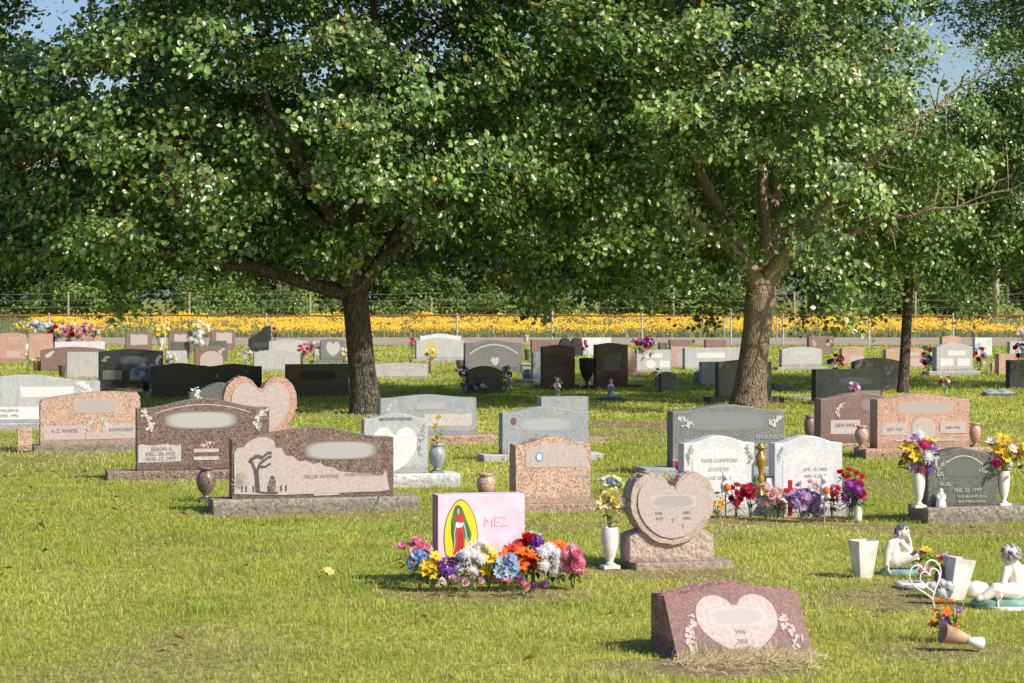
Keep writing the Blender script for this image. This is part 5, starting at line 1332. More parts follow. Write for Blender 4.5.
    me = mesh_np('fallen_leaves', v.reshape(-1, 3), 3, q, bpy.data.materials['grass_blades'], np.repeat(pc[:, None], 4, 1).reshape(-1, 3))
    tag(link_mesh('fallen_leaves', me), 'dry brown and yellow leaves scattered over the lawn', 'fallen leaves', kind='stuff')
    # dead hay heaped against the slanted red stone and strewn about
    m = 1900; cx, cy = SL_G.x - .02, SL_G.y
    u = rng.uniform(-.5, .5, m); k = np.minimum(rng.exponential(.20, m), 1.8)
    hx = cx + u * .62 + rng.normal(0, .035, m); hy = cy - .02 - k * .42 + u * .15 + rng.normal(0, .03, m)
    hz = np.maximum(0, 0.036 * np.exp(-2.2 * k) * (1 - (2 * u) ** 4)) * rng.uniform(.2, 1, m)
    a = rng.normal(0, .8, m); Ls = rng.uniform(.02, .06, m); w_ = .0018
    dx, dy = np.cos(a) * Ls, np.sin(a) * Ls * .6; dz = rng.normal(.004, .022, m)
    px, py = -np.sin(a) * w_, np.cos(a) * w_
    v = np.zeros((m, 4, 3)); v[:, 0] = np.stack([hx - px, hy - py, hz], 1); v[:, 1] = np.stack([hx + px, hy + py, hz + w_], 1)
    v[:, 2] = np.stack([hx + px + dx, hy + py + dy, hz + dz + w_], 1); v[:, 3] = np.stack([hx - px + dx, hy - py + dy, hz + dz], 1)
    q = np.arange(m)[:, None] * 4 + np.array([[0, 1, 2, 3]])
    c = np.array([.78, .66, .42]) * rng.uniform(.5, 1.1, (m, 1)); tint = np.repeat(c[:, None], 4, 1).reshape(-1, 3)
    me = mesh_np('cut_hay', v.reshape(-1, 3), 4, q, bpy.data.materials['grass_blades'], tint)
    tag(link_mesh('cut_hay', me), 'dry cut hay heaped along the foot of the slanted red marker', 'hay', kind='stuff')
grass()

# ------------------------------------------------------------------ track, flower field, fence
def strip(name, y0, y1, z, mat, kind='structure', wob=.0):
    xs = np.linspace(-140, 140, 141); m = MB(); vs = []
    for x in xs: vs += [(x, y0 + wob * math.sin(x * .31) + wob * .5 * math.sin(x * 1.3), z), (x, y1 + wob * math.sin(x * .27 + 2), z)]
    m.add(vs, [(2 * i, 2 * i + 2, 2 * i + 3, 2 * i + 1) for i in range(len(xs) - 1)]); tag(m.build(name, mat), kind=kind)
yF = at(512, 345.5).y; yR1 = at(512, 337.5).y
strip('road', yF + 1.2, yR1, .004, plain('dirt_road', (.46, .345, .235), .95, .3, .6), wob=.4)
def flower_field():
    n = 5200; m = MB(); hw = 46
    y0, y1 = yR1 + .5, yR1 + 8.5
    x = rng.uniform(-hw, hw, n); y = y0 + (y1 - y0) * rng.random(n) ** 1.1
    den = .45 * fbm(x * .25, y * .3, 91) + .55 * fbm(x * .8, y * .5, 95, 3) + np.clip((x + 26) / 30, -.2, .16)
    left = np.clip((-x - 11) / 7, 0, 1) * .13
    h = .18 + .52 * fbm(x * .7, y * .5, 92)
    # stems and narrow leaves
    ns = 52000; sx = rng.uniform(-hw, hw, ns); sy = rng.uniform(y0 - .5, y1, ns); sh = (.22 + .34 * fbm(sx * .5, sy * .5, 92)) * rng.uniform(.6, 1.1, ns); sz = bankz(sy)
    a = rng.uniform(0, 6.28, ns); W = .045; v = np.zeros((ns, 3, 3)); lx = rng.normal(0, .10, ns)
    v[:, 0] = np.stack([sx - W * np.cos(a), sy - W * np.sin(a), sz], 1); v[:, 1] = np.stack([sx + W * np.cos(a), sy + W * np.sin(a), sz], 1); v[:, 2] = np.stack([sx + lx, sy + rng.normal(0, .1, ns), sz + sh], 1)
    t = rng.random((ns, 1)); c = np.array([.13, .21, .05]) * (1 - t) + np.array([.34, .38, .13]) * t
    tint = np.repeat(c[:, None], 3, 1).reshape(-1, 3); co = v.reshape(-1, 3); tri = np.arange(ns)[:, None] * 3 + np.array([[0, 1, 2]])
    # flower heads in loose bunches: small faces turned to the sun
    nf = 82000; k = rng.integers(0, n, nf); sel = den[k] - left[k] > rng.uniform(.47, .70, nf); k = k[sel]; nf = len(k)
    fx = x[k] + rng.normal(0, .13, nf); fy = y[k] + rng.normal(0, .13, nf); fz = bankz(fy) + h[k] * (.25 + .9 * rng.random(nf) ** .75)
    r = rng.uniform(.026, .052, nf); P = np.stack([fx, fy, fz], 1)
    nrm = np.stack([rng.normal(.35, .35, nf), rng.normal(-.55, .35, nf), rng.uniform(.25, 1, nf)], 1); nrm /= np.linalg.norm(nrm, axis=1)[:, None]
    t1 = np.cross(nrm, rng.normal(0, 1, (nf, 3))); t1 /= np.linalg.norm(t1, axis=1)[:, None]; t2 = np.cross(nrm, t1)
    ang = np.arange(6) * np.pi / 3; fv = np.zeros((nf, 7, 3)); fv[:, 6] = P - nrm * r[:, None] * .25
    for j, g in enumerate(ang): fv[:, j] = P + (t1 * math.cos(g) + t2 * math.sin(g)) * (r * rng.uniform(.8, 1.15, nf))[:, None]
    o = len(co); base = o + np.arange(nf)[:, None] * 7
    tri2 = np.concatenate([base + np.array([[6, j, (j + 1) % 6]]) for j in range(6)], 0)
    t = rng.random((nf, 1)); c = np.array([.95, .52, .008]) * (1 - t) + np.array([.95, .66, .02]) * t
    tint = np.concatenate([tint, np.repeat(c[:, None], 7, 1).reshape(-1, 3)], 0); co = np.concatenate([co, fv.reshape(-1, 3)], 0); tri = np.concatenate([tri, tri2], 0)
    me = mesh_np('wildflowers', co, 3, tri, tint_mat('wildflower', .6, .25, .3, (1.1, 1.0, .5)), tint)
    tag(link_mesh('wildflowers', me), 'dense band of golden yellow wildflowers beyond the dirt track', 'wildflowers', kind='stuff')
flower_field()
def chain_fence():
    s = yF / F; hgt = 30.5 * s
    root = thing('chain_link_fence', 'low chain link fence with rusty red top rail and pale steel posts along the track', 'fence', (0, yF, 0))
    xs = [49, 165, 266, 361, 457, 552, 642, 731, 783, 869, 953]
    px = [(x - CXP) * s for x in xs]
    for k in range(1, 5): px = [px[0] - 3.5] + px + [px[-1] + 3.3]
    pm = None
    for i, x in enumerate(px):
        m = MB(); m.tube([(x, 0, -.05), (x, 0, hgt + .03)], .032, 8); m.ball((x, 0, hgt + .04), (.042, .042, .035), 8, 4); m.build('post', MATS['post_steel'], root)
    for x in ((729 - CXP) * s - .18, (777 - CXP) * s):
        m = MB(); m.tube([(x, .05, -.05), (x, .05, hgt)], .024, 8); m.build('post', MATS['post_steel'], root)
    m = MB(); pts = [(x, 0, hgt + .015 * math.sin(i * 1.7) - .02) for i, x in enumerate(px)]; m.tube(pts, .035, 6); m.build('top_rail', MATS['rail_rust'], root)
    x0, x1 = px[0], px[-1]; m = MB(); sp = .085; hh = hgt - .05; n = int((x1 - x0 + hh) / sp); wd = .0035
    vs = []; fs = []
    for i in range(n):
        for sg in (1, -1):
            a = x0 - hh + i * sp if sg > 0 else x0 + i * sp
            o = len(vs); yy = .012 * sg
            xa, xb = a, a + sg * hh
            if sg < 0: xa, xb = a, a - hh
            vs += [(xa - wd, yy, .02), (xa + wd, yy, .02), (xb + wd, yy, .02 + hh), (xb - wd, yy, .02 + hh)]; fs.append((o, o + 1, o + 2, o + 3))
    m.add(vs, fs); m.build('wire_mesh', MATS['wire_steel'], root)
chain_fence()
def wire_fence():
    y = 119.0; s = y / F
    root = thing('wire_fence', 'thin three strand wire fence behind the yellow flowers', 'fence', (0, y, 0))
    for k, x in enumerate(np.arange(-40, 41, 6.0)):
        m = MB(); m.tube([(x, 0, -.05), (x, 0, 2.1)], .05, 6); m.build('post', MATS['pole_wood'], root)
    for z in (1.35, 1.7, 2.02):
        m = MB(); m.tube([(x, -.06, z - .05 * math.sin((x + 40) / 6 * math.pi) ** 2) for x in np.arange(-40, 41, 1.5)], .008, 5); m.build('wire', MATS['wire_steel'], root)
wire_fence()
def utility_pole():
    y = 122.0; s = y / F; x = (996 - CXP) * s
    root = thing('utility_pole', 'weathered wooden utility pole at the right beyond the flowers', 'pole', (x, y, 0))
    m = MB(); m.tube([(0, 0, -.2), (0, 0, 4.5), (.02, 0, 9.5)], [.17, .155, .12], 12); m.build('pole', MATS['pole_wood'], root, smooth=True)
    m = MB(); m.box(-.05, .05, -.19, -.165, 2.3, 2.5); m.build('tag_plate', MATS['post_steel'], root)
    m = MB(); m.box(-1.1, 1.1, -.22, -.12, 8.6, 8.75); m.build('crossarm', MATS['pole_wood'], root)
utility_pole()

# ------------------------------------------------------------------ trees
BARK = None
def bark_mat(name, c_lo, c_hi, scar=None):
    m, nt, b, out = newmat(name)
    tc = N(nt, 'ShaderNodeTexCoord'); mp = N(nt, 'ShaderNodeMapping'); mp.inputs['Scale'].default_value = (1, 1, .35); nt.links.new(tc.outputs['Object'], mp.inputs[0])
    n1 = N(nt, 'ShaderNodeTexNoise'); n1.inputs['Scale'].default_value = 22; n1.inputs['Detail'].default_value = 7; n1.inputs['Roughness'].default_value = .7
    nt.links.new(mp.outputs[0], n1.inputs['Vector'])
    vo = N(nt, 'ShaderNodeTexVoronoi'); vo.inputs['Scale'].default_value = 26; vo.feature = 'DISTANCE_TO_EDGE'; nt.links.new(mp.outputs[0], vo.inputs['Vector'])
    c = mixc(nt, ramp(nt, n1.outputs[0], .36, .62), c_lo, c_hi)
    n3 = N(nt, 'ShaderNodeTexNoise'); n3.inputs['Scale'].default_value = 34; n3.inputs['Detail'].default_value = 2; nt.links.new(tc.outputs['Object'], n3.inputs['Vector'])
    sx = N(nt, 'ShaderNodeSeparateXYZ'); nt.links.new(tc.outputs['Object'], sx.inputs[0])
    lich = N(nt, 'ShaderNodeMath', operation='MULTIPLY'); nt.links.new(ramp(nt, n3.outputs[0], .60, .66), lich.inputs[0]); nt.links.new(ramp(nt, sx.outputs[2], .0, 1.0, (.8,) * 3, (.25,) * 3), lich.inputs[1])
    c = mixc(nt, lich.outputs[0], c, (.42, .40, .30))
    if scar:
        zz = ramp(nt, sx.outputs[2], .10, .36)      # paler smooth bark higher up
        mpz = N(nt, 'ShaderNodeMath', operation='MULTIPLY_ADD'); nt.links.new(n1.outputs[0], mpz.inputs[0]); mpz.inputs[1].default_value = 1.2; nt.links.new(sx.outputs[2], mpz.inputs[2])
        c = mixc(nt, ramp(nt, mpz.outputs[0], .0, 1.0), c, c)
        mm = N(nt, 'ShaderNodeMapRange'); mm.inputs['From Min'].default_value = 1.2; mm.inputs['From Max'].default_value = 2.6; nt.links.new(mpz.outputs[0], mm.inputs['Value'])
        c = mixc(nt, mm.outputs[0], c, mixc(nt, ramp(nt, n1.outputs[0], .4, .6), scar, tuple(x * .6 for x in scar)))
    nt.links.new(c, b.inputs['Base Color']); b.inputs['Roughness'].default_value = .9; b.inputs['Specular IOR Level'].default_value = .2
    mlt = N(nt, 'ShaderNodeMath', operation='ADD'); nt.links.new(ramp(nt, vo.outputs['Distance'], .0, .2), mlt.inputs[0]); nt.links.new(n1.outputs[0], mlt.inputs[1])
    bp = N(nt, 'ShaderNodeBump'); bp.inputs['Strength'].default_value = .9; bp.inputs['Distance'].default_value = .025; nt.links.new(mlt.outputs[0], bp.inputs['Height']); nt.links.new(bp.outputs[0], b.inputs['Normal'])
    return m
BARK = bark_mat('bark_dark', (.04, .032, .025), (.17, .135, .10))
BARK2 = bark_mat('bark_light', (.13, .092, .062), (.36, .265, .175), (.54, .405, .295))
LEAF = tint_mat('tree_leaf', .34, .13, .7)
LEAF_FAR = tint_mat('woodland_leaf', .7, .25, .2)
def leaves_np(cent, n_per, sig, size, seed, outc, pal, brown=0.0, droop=.5):
    """one mesh of pointed folded leaves scattered round twig ends"""
    g = np.random.default_rng(seed); K = len(cent); n = K * n_per
    ci = np.repeat(np.arange(K), n_per)
    off = g.normal(0, 1, (n, 3)) * np.array(sig)
    p = cent[ci] + off; p[:, 2] -= .25 * (off[:, 0] ** 2 + off[:, 1] ** 2)
    out = p - outc; out /= np.linalg.norm(out, axis=1)[:, None] + 1e-6
    nrm = out * .55 + np.array([.12, -.1, .62]) + g.normal(0, .48, (n, 3)); nrm /= np.linalg.norm(nrm, axis=1)[:, None]
    d = out * .5 + g.normal(0, .7, (n, 3)); d[:, 2] -= droop; d -= nrm * np.sum(d * nrm, 1)[:, None]; d /= np.linalg.norm(d, axis=1)[:, None] + 1e-6
    sd = np.cross(d, nrm); L = size * g.uniform(.65, 1.3, n); W = L * g.uniform(.36, .46, n); fold = L * g.uniform(.03, .16, n)
    L, W, fold = L[:, None], W[:, None], fold[:, None]
    v = np.zeros((n, 7, 3)); v[:, 0] = p; v[:, 3] = p + d * L - nrm * fold * .9; v[:, 6] = p + d * L * .5 - nrm * fold * .3
    v[:, 1] = p + d * L * .24 + sd * W * .86 + nrm * fold; v[:, 2] = p + d * L * .62 + sd * W * .84 + nrm * fold * .7
    v[:, 5] = p + d * L * .24 - sd * W * .86 + nrm * fold; v[:, 4] = p + d * L * .62 - sd * W * .84 + nrm * fold * .7
    i = np.arange(n)[:, None] * 7
    tri = np.concatenate([i + np.array([[6, a_, (a_ + 1) % 6]]) for a_ in range(6)], 0)
    pal = np.array(pal); t = g.random((n, 1)); clus = g.random((K, 1))[ci]
    c = pal[0] * (1 - t) + pal[1] * t; c = c * (.70 + .6 * clus) * g.uniform(.65, 1.35, (n, 1))
    yl = g.random(n) < .012; c[yl] = np.array([.34, .26, .03])
    if brown > 0:
        bc = (g.random(K) < brown)[ci]; c[bc] = np.array([.17, .065, .035]) * g.uniform(.5, 1.2, (bc.sum(), 1))
    return v.reshape(-1, 3), tri, np.repeat(np.clip(c, 0, .9)[:, None], 7, 1).reshape(-1, 3)
LF = .95
def lump(p, seed):
    return fbm(p[:, 0] * LF + 9.1 + p[:, 2] * LF * .62, p[:, 1] * LF * .8 + p[:, 2] * LF * .75 + 3.7, seed, 2)
class Skel:
    def __init__(s): s.p = []; s.par = []; s.fix = []
    def add(s, p, par, r=None): s.p.append(np.array(p, float)); s.par.append(par); s.fix.append(r); return len(s.p) - 1
    def line(s, pts, par, r=None):
        for i, q in enumerate(pts): par = s.add(q, par, r[i] if r is not None else None)
        return par
def grow(sk, targets, rs, start, step=.45, sag=.0, avoid_z=None):
    origin = sk.p[start]
    order = np.argsort(np.linalg.norm(targets - origin, axis=1)); P = np.array(sk.p)
    ok = np.arange(len(P)) >= start
    pts = [p for p in sk.p]; ids = list(range(len(pts)))
    arr = np.array(pts); cap = len(arr)
    buf = np.zeros((cap + len(targets) * 14, 3)); buf[:cap] = arr; cnt = cap
    valid = np.zeros(len(buf), bool); valid[start:cap] = True
    for ti in order:
        t = targets[ti]
        dv = buf[:cnt] - t; dist = np.sqrt((dv ** 2).sum(1)); dist = dist + np.maximum(0, buf[:cnt, 2] - t[2]) * .5
        dist[~valid[:cnt]] = 1e9
        j = int(np.argmin(dist)); a = buf[j]; L = np.linalg.norm(t - a); k = max(1, min(12, int(L / step)))
        par = j; mid_off = rs.normal(0, .07 * L, 3); mid_off[2] += .05 * L
        for i in range(1, k + 1):
            u = i / k; q = a + (t - a) * u + mid_off * math.sin(math.pi * u)
            par = sk.add(q, par); buf[cnt] = q; valid[cnt] = True; cnt += 1
def skin(sk, r_tip, expo, mat, name, parent, rmax=1.0, min_n=0):
    n = len(sk.p); cntd = np.zeros(n)
    has = np.zeros(n, bool)
    for i in range(n - 1, -1, -1):
        if not has[i]: cntd[i] = 1
        if sk.par[i] >= 0: cntd[sk.par[i]] += cntd[i]; has[sk.par[i]] = True
    r = np.minimum(r_tip * cntd ** expo, rmax)
    for i in range(n):
        if sk.fix[i] is not None: r[i] = sk.fix[i]
    kids = [[] for _ in range(n)]
    for i in range(n):
        if sk.par[i] >= 0: kids[sk.par[i]].append(i)
    mb = MB(); stack = [(0, None)]
    while stack:
        i, fr = stack.pop()
        pts = [] if fr is None else [sk.p[fr]]; rad = [] if fr is None else [min(r[fr], r[i] * 1.25)]
        while True:
            pts.append(sk.p[i]); rad.append(r[i])
            if not kids[i]: break
            ks = sorted(kids[i], key=lambda k: -r[k])
            for k in ks[1:]: stack.append((k, i))
            i = ks[0]
        if len(pts) > 1:
            R0 = max(rad); mb.tube(pts, rad, 14 if R0 > .12 else 8 if R0 > .04 else 5 if R0 > .012 else 4, cap=False)
    return mb.build(name, mat, parent, smooth=True)
def shell_targets(n, cen, rad, rs, seed, inner=.35, zmin=1.6, thr=.36, skirt=0.0, notch=(), bough=.62, per_b=6, gap=.97, clear=()):
    """twig ends gathered in flattened drooping boughs with open shadowed gaps between them"""
    cen = np.array(cen); nb = max(1, n // per_b); B = np.zeros((0, 3)); tries = 0
    while len(B) < nb and tries < 60:
        tries += 1
        d = rs.normal(0, 1, (400, 3)); d /= np.linalg.norm(d, axis=1)[:, None]
        rr = (inner ** 3 + (1.04 ** 3 - inner ** 3) * rs.random(400)) ** (1 / 3)
        rr = rr * (.82 + .36 * fbm(d[:, 0] * 2.3 + d[:, 2] * 1.1 + 5, d[:, 1] * 2.3 + d[:, 2] * 1.9 + 5, seed + 9, 2))
        for p in cen + d * rr[:, None] * np.array(rad):
            if p[2] < zmin + (fbm(np.array([p[0] * .8]), np.array([p[1] * .8]), seed + 3)[0] - .5) * 1.3: continue
            if any((p[0] - a) ** 2 + (p[2] - b) ** 2 < r * r for a, b, r in notch): continue
            if any(np.linalg.norm(np.cross(p - np.array(a), np.array(b))) < r and np.dot(p - np.array(a), np.array(b)) > 0 for a, b, r in clear): continue
            if len(B) and np.min(((B - p) ** 2 * np.array([1, 1, 2.2])).sum(1)) < (gap * (.75 + .5 * rs.random())) ** 2: continue
            B = np.concatenate([B, p[None]], 0)
            if len(B) >= nb: break
        if tries % 12 == 11: gap *= .9
    out = []
    for b in B:
        o = b - cen; o[2] *= .3; o /= np.linalg.norm(o) + 1e-6; sdv = np.array([-o[1], o[0], 0]); sdv /= np.linalg.norm(sdv) + 1e-6
        q = bough * rs.uniform(.75, 1.25)
        for k in range(per_b):
            u, v_ = rs.normal(0, .55), rs.normal(0, .50); out.append(b + o * u * q + sdv * v_ * q + np.array([0, 0, -.30 * q * max(0, u) ** 1.3 + rs.normal(0, .10)]))
    return np.array(out)
PAL = [(.048, .110, .022), (.215, .325, .070)]
def tree(label, px, py, tr, trunk, limbs, cen, rad, n_cl, per, sig, size, seed, bark, pal=PAL, zmin=1.7, brown=0, inner=.35, thr=.36, expo=.44, r_tip=.0055, notch=(), extra=None, loc=None, trans=None, clear=()):
    G = loc if loc is not None else at(px, py)
    root = thing('tree', label, 'tree', G, 0, 'shade trees among the headstones')
    rs = np.random.default_rng(seed); sk = Skel()
    tp = [np.array(p) for p, r in trunk]; trr = [r for p, r in trunk]
    f = sk.line(tp, -1, trr)
    bare = []
    for pts, rads in limbs:
        q = [sk.p[f]] + [np.array(a_, float) for a_ in pts]; rq = [rads[0]] + list(rads); P2, R2 = [], []
        for a_ in range(1, len(q)):
            L_ = np.linalg.norm(q[a_] - q[a_ - 1])
            for t_ in ((1 / 3, 2 / 3, 1) if L_ > .5 else (1,)):
                P2.append(q[a_ - 1] + (q[a_] - q[a_ - 1]) * t_ + rs.normal(0, .045 * min(1, L_) * (t_ < 1), 3)); R2.append((rq[a_ - 1] + (rq[a_] - rq[a_ - 1]) * t_) * .88)
        e0 = len(sk.p); sk.line(P2, f, R2)
        if pts[-1][0] > 3.2:
            for j_ in range(3, len(P2)):
                for _ in range(2):
                    dv = rs.normal(0, 1, 3) * np.array([.7, .4, .7]) + np.array([.5, -.2, .15]); dv *= rs.uniform(.25, .75) / np.linalg.norm(dv)
                    a1 = P2[j_] + dv * .5 + rs.normal(0, .04, 3); bare.append((e0 + j_, [a1, a1 + dv * .5 + rs.normal(0, .06, 3)]))
    T = shell_targets(n_cl, np.array(cen), rad, rs, seed, inner, zmin, thr, notch=notch, clear=clear)
    if extra is not None: T = np.concatenate([T, np.array(extra)], 0)
    grow(sk, T, rs, f)
    for pr, pp in bare: sk.line(pp, pr, [.011, .005])
    skin(sk, r_tip, expo, bark, 'trunk', root, .16)
    v, tri, tint = leaves_np(T, per, sig, size, seed + 50, np.array(cen), pal, brown)
    link_mesh('crown', mesh_np('crown', v, 3, tri, LEAF, tint), root)
    return root
s1 = scale_at(413); s2 = scale_at(404); s3 = scale_at(393)
def flare(tr, lean, h, bend=0.0):
    out = [((0, 0, -.1), tr * 1.55), ((0, 0, .05), tr * 1.22), ((lean * .12, 0, .3), tr * 1.04)]
    for t in (.35, .55, .75, .9): out.append(((lean * t + bend * math.sin(math.pi * t), 0, h * t), tr * (1.0 - .10 * t)))
    out.append(((lean, 0, h), tr * .95)); return out
sd_ = (math.sin(SUN_AZ) * math.cos(SUN_EL), -math.cos(SUN_AZ) * math.cos(SUN_EL), math.sin(SUN_EL))
CLR = [((.1, 0, .5), sd_, .62), ((.2, 0, 1.3), sd_, .66), ((.25, 0, 2.0), sd_, .62), ((.2, -.1, 2.6), (-.05, -1, .06), .5), ((.1, -.1, 3.6), (-.05, -1, .05), .42), ((1.7, -1.3, 2.85), (.02, -1, .05), .6), ((2.8, -1.9, 3.1), (.05, -1, .05), .6),
       ((1.4, -1.5, 3.6), (.05, -1, .06), .5), ((2.4, -2.0, 4.5), (.05, -1, .08), .55), ((3.2, -2.1, 3.3), (.05, -1, .05), .6), ((-.7, -.3, 3.6), (-.03, -1, .05), .4), ((1.7, -1.3, 2.9), sd_, .5), ((2.9, -1.9, 3.2), sd_, .55)]
random.seed(4)
tree('large dense shade tree with dark leaning trunk at left, low limb reaching left', 366, 413, .2, flare(.215, -.16, 1.75),
     [([(-.50, -.1, 1.86), (-1.2, -.35, 2.06), (-2.0, -.7, 2.2), (-3.0, -1.0, 2.45)], [.13, .105, .08, .055]), ([(-.35, .3, 2.6), (-1.1, .9, 3.6), (-1.8, 1.3, 4.6)], [.12, .09, .06]),
      ([(-.1, -.1, 2.7), (-.05, -.2, 3.8), (.05, -.1, 5.0), (.1, 0, 6.4)], [.15, .12, .09, .05]), ([(.35, -.3, 2.4), (1.2, -.9, 3.1), (2.2, -1.3, 3.8)], [.10, .08, .055]), ([(.3, .5, 2.5), (1.0, 1.5, 3.5), (1.6, 2.2, 4.4)], [.10, .075, .05]), ([(-.4, -.7, 2.7), (-.8, -1.7, 3.6), (-1.2, -2.5, 4.4)], [.10, .075, .05])],
     (-1.45, 0, 5.4), (5.1, 4.2, 4.15), 1380, 84, (.19, .19, .12), .092, 21, BARK, brown=.010, zmin=2.2, clear=[((x_, -.2, z_), (0, -1, -.01), .34) for x_, z_ in ((-.4, 1.85), (-.8, 1.95), (-1.2, 2.05), (-1.6, 2.12), (-2.0, 2.2), (-2.5, 2.3), (.1, 2.0), (.2, 2.4), (0, 2.7))],
     extra=[(x, -1.6 + .5 * math.sin(x * 3), z) for x, z in ((-3.6, 1.85), (-3.4, 2.0), (-3.8, 2.1), (-3.1, 2.1), (-4.1, 2.2), (-2.7, 2.25), (-3.5, 1.65), (-4.4, 2.4), (-2.2, 2.4))] + [tuple(np.array(b_) + np.array([random.gauss(0, .34), random.gauss(0, .3), random.gauss(0, .13)])) for b_ in ((-5.7, -.6, 2.5), (-4.9, -1.3, 2.7), (-5.4, -1.0, 3.4), (-6.0, -.2, 3.3), (-4.4, -1.9, 3.2), (-5.9, -.4, 4.2), (-5.0, -1.6, 4.1), (-4.2, -2.2, 4.0), (-6.3, 0, 4.9), (-5.5, -1.2, 5.0), (-3.7, -1.8, 2.5), (-6.4, .2, 2.7)) for _ in range(7)], notch=((-4.75, 6.35, 1.05),))
tree('broad shade tree with thick pale leaning trunk and bare right hand branches', 748, 405, .3, [((0, 0, -.1), .37), ((.02, 0, .05), .315), ((.04, 0, .3), .262), ((.09, 0, .8), .232), ((.14, 0, 1.2), .226), ((.18, 0, 1.55), .242), ((.20, 0, 1.75), .255), ((.21, 0, 1.90), .245)],
     [([(.06, -.1, 2.10), (-.06, -.1, 2.4), (-.35, -.2, 2.8), (-.8, -.4, 3.7), (-1.3, -.5, 4.9)], [.17, .155, .13, .10, .06]), ([(.26, -.05, 2.2), (.28, -.1, 2.8), (.22, -.15, 3.6), (.3, -.2, 4.8), (.25, -.2, 6.2)], [.12, .10, .09, .07, .04]),
      ([(.33, .05, 2.2), (.42, .1, 2.8), (.45, .3, 3.7), (.8, .5, 5.0), (1.1, .6, 6.4)], [.14, .12, .10, .08, .045]), ([(.48, -.1, 2.15), (.62, -.2, 2.4), (1.1, -.7, 2.50), (1.68, -1.3, 2.8), (2.1, -1.7, 2.97), (3.0, -2.0, 3.12), (3.75, -2.2, 3.4)], [.12, .080, .052, .040, .030, .020, .009]),
      ([(.42, -.3, 2.3), (.85, -.9, 2.95), (1.55, -1.7, 3.7), (2.1, -2.1, 4.2), (2.8, -2.2, 4.8), (3.4, -2.2, 5.2)], [.09, .07, .055, .04, .026, .009]), ([(0, .4, 2.4), (-.9, 1.4, 3.3), (-1.8, 2.1, 4.2)], [.11, .08, .05]), ([(-.2, -.4, 2.4), (-1.1, -1.2, 3.1), (-2.2, -1.6, 3.9)], [.11, .08, .05])],
     (-.25, .2, 5.3), (4.6, 4.3, 4.2), 1260, 80, (.19, .19, .12), .092, 33, BARK2, brown=.004, zmin=2.3,
     extra=[(x, -1.9, z) for x, z in ((-3.5, 1.95), (-3.4, 1.75), (-3.5, 1.55), (-3.2, 2.0), (-3.8, 2.1), (-2.8, 2.1), (1.25, 1.85), (1.2, 1.55), (1.3, 1.35), (1.5, 2.1), (.9, 2.2), (-.9, 2.0))], notch=((3.15, 5.85, 1.25), (2.2, 6.7, .45), (4.1, 1.9, .95)), clear=CLR, pal=[(.075, .150, .030), (.285, .39, .095)])
tree('slender shade tree with thin dark trunk, partly behind the bare branches', 903, 393, .09, [((0, 0, -.1), .16), ((0, 0, .05), .115), ((.02, 0, .4), .10), ((.06, 0, 1.2), .092), ((.10, 0, 2.0), .085), ((.10, .05, 2.5), .08)],
     [([(.0, 0, 3.2), (.1, .1, 4.4), (.1, .1, 5.8)], [.07, .055, .03]), ([(.5, -.2, 3.0), (1.2, -.4, 3.8)], [.05, .03]), ([(-.5, .2, 3.0), (-1.1, .4, 3.7)], [.05, .03])],
     (.3, .3, 4.7), (2.3, 2.4, 2.9), 540, 86, (.19, .19, .12), .078, 47, BARK, zmin=2.1, notch=((.62, 6.25, 1.25), (1.8, 2.0, .75)))
tree('tall shade tree whose leafy crown fills the top right corner', 0, 0, .16, flare(.17, .1, 2.0),
     [([(0, 0, 3), (.1, .1, 4.5), (.1, 0, 6.5)], [.12, .09, .04]), ([(-.7, -.2, 3), (-1.6, -.5, 4.2)], [.08, .05]), ([(.7, .3, 3), (1.7, .6, 4.2)], [.08, .05])],
     (0, 0, 6.0), (3.2, 3.2, 4.2), 800, 80, (.20, .20, .13), .080, 59, BARK, zmin=2.4, loc=Vector((11.3, 46.5, 0)), notch=((-3.05, 6.5, 1.2),))
tree('bright shade tree whose crown enters at the left edge', 0, 0, .17, flare(.18, .1, 1.9),
     [([(0, 0, 3), (.1, .1, 4.5), (.1, 0, 6.5)], [.12, .09, .04]), ([(.7, -.2, 2.8), (1.8, -.5, 3.9)], [.08, .05]), ([(-.7, .3, 3), (-1.7, .6, 4.2)], [.08, .05])],
     (0, 0, 5.2), (3.0, 3.0, 4.0), 760, 80, (.19, .19, .12), .080, 71, BARK, zmin=2.0, loc=Vector((-10.9, 41.5, 0)), pal=[(.12, .185, .036), (.25, .31, .07)], notch=((2.9, 6.8, 1.0),))

# ---------------- woods behind
FPAL = [(.045, .095, .024), (.14, .20, .05)]
def wood_proto(seed, cen, rad, n_cl, per, sig, size, h_tr, tr):
    rs = np.random.default_rng(seed); sk = Skel()
    f = sk.line([np.array(p) for p in ((0, 0, -.2), (0, 0, .3), (.1, 0, h_tr * .5), (.05, .1, h_tr))], -1, [tr * 1.5, tr * 1.1, tr, tr * .85])
    sk.line([np.array(p) for p in ((.0, 0, h_tr * 1.5), (.1, .1, h_tr * 2.2))], f, [tr * .6, tr * .3])
    T = shell_targets(n_cl, np.array(cen), rad, rs, seed, .3, h_tr * .62, .30, bough=1.1, gap=1.5)
    grow(sk, T, rs, f, 1.2); tm = skin(sk, .016, .45, BARK2, 'trunk', None, tr * .6)
    v, tri, tint = leaves_np(T, per, sig, size, seed, np.array(cen), FPAL, 0)
    cm = mesh_np('crown', v, 3, tri, LEAF_FAR, tint); tme = tm.data; bpy.data.objects.remove(tm)
    return tme, cm
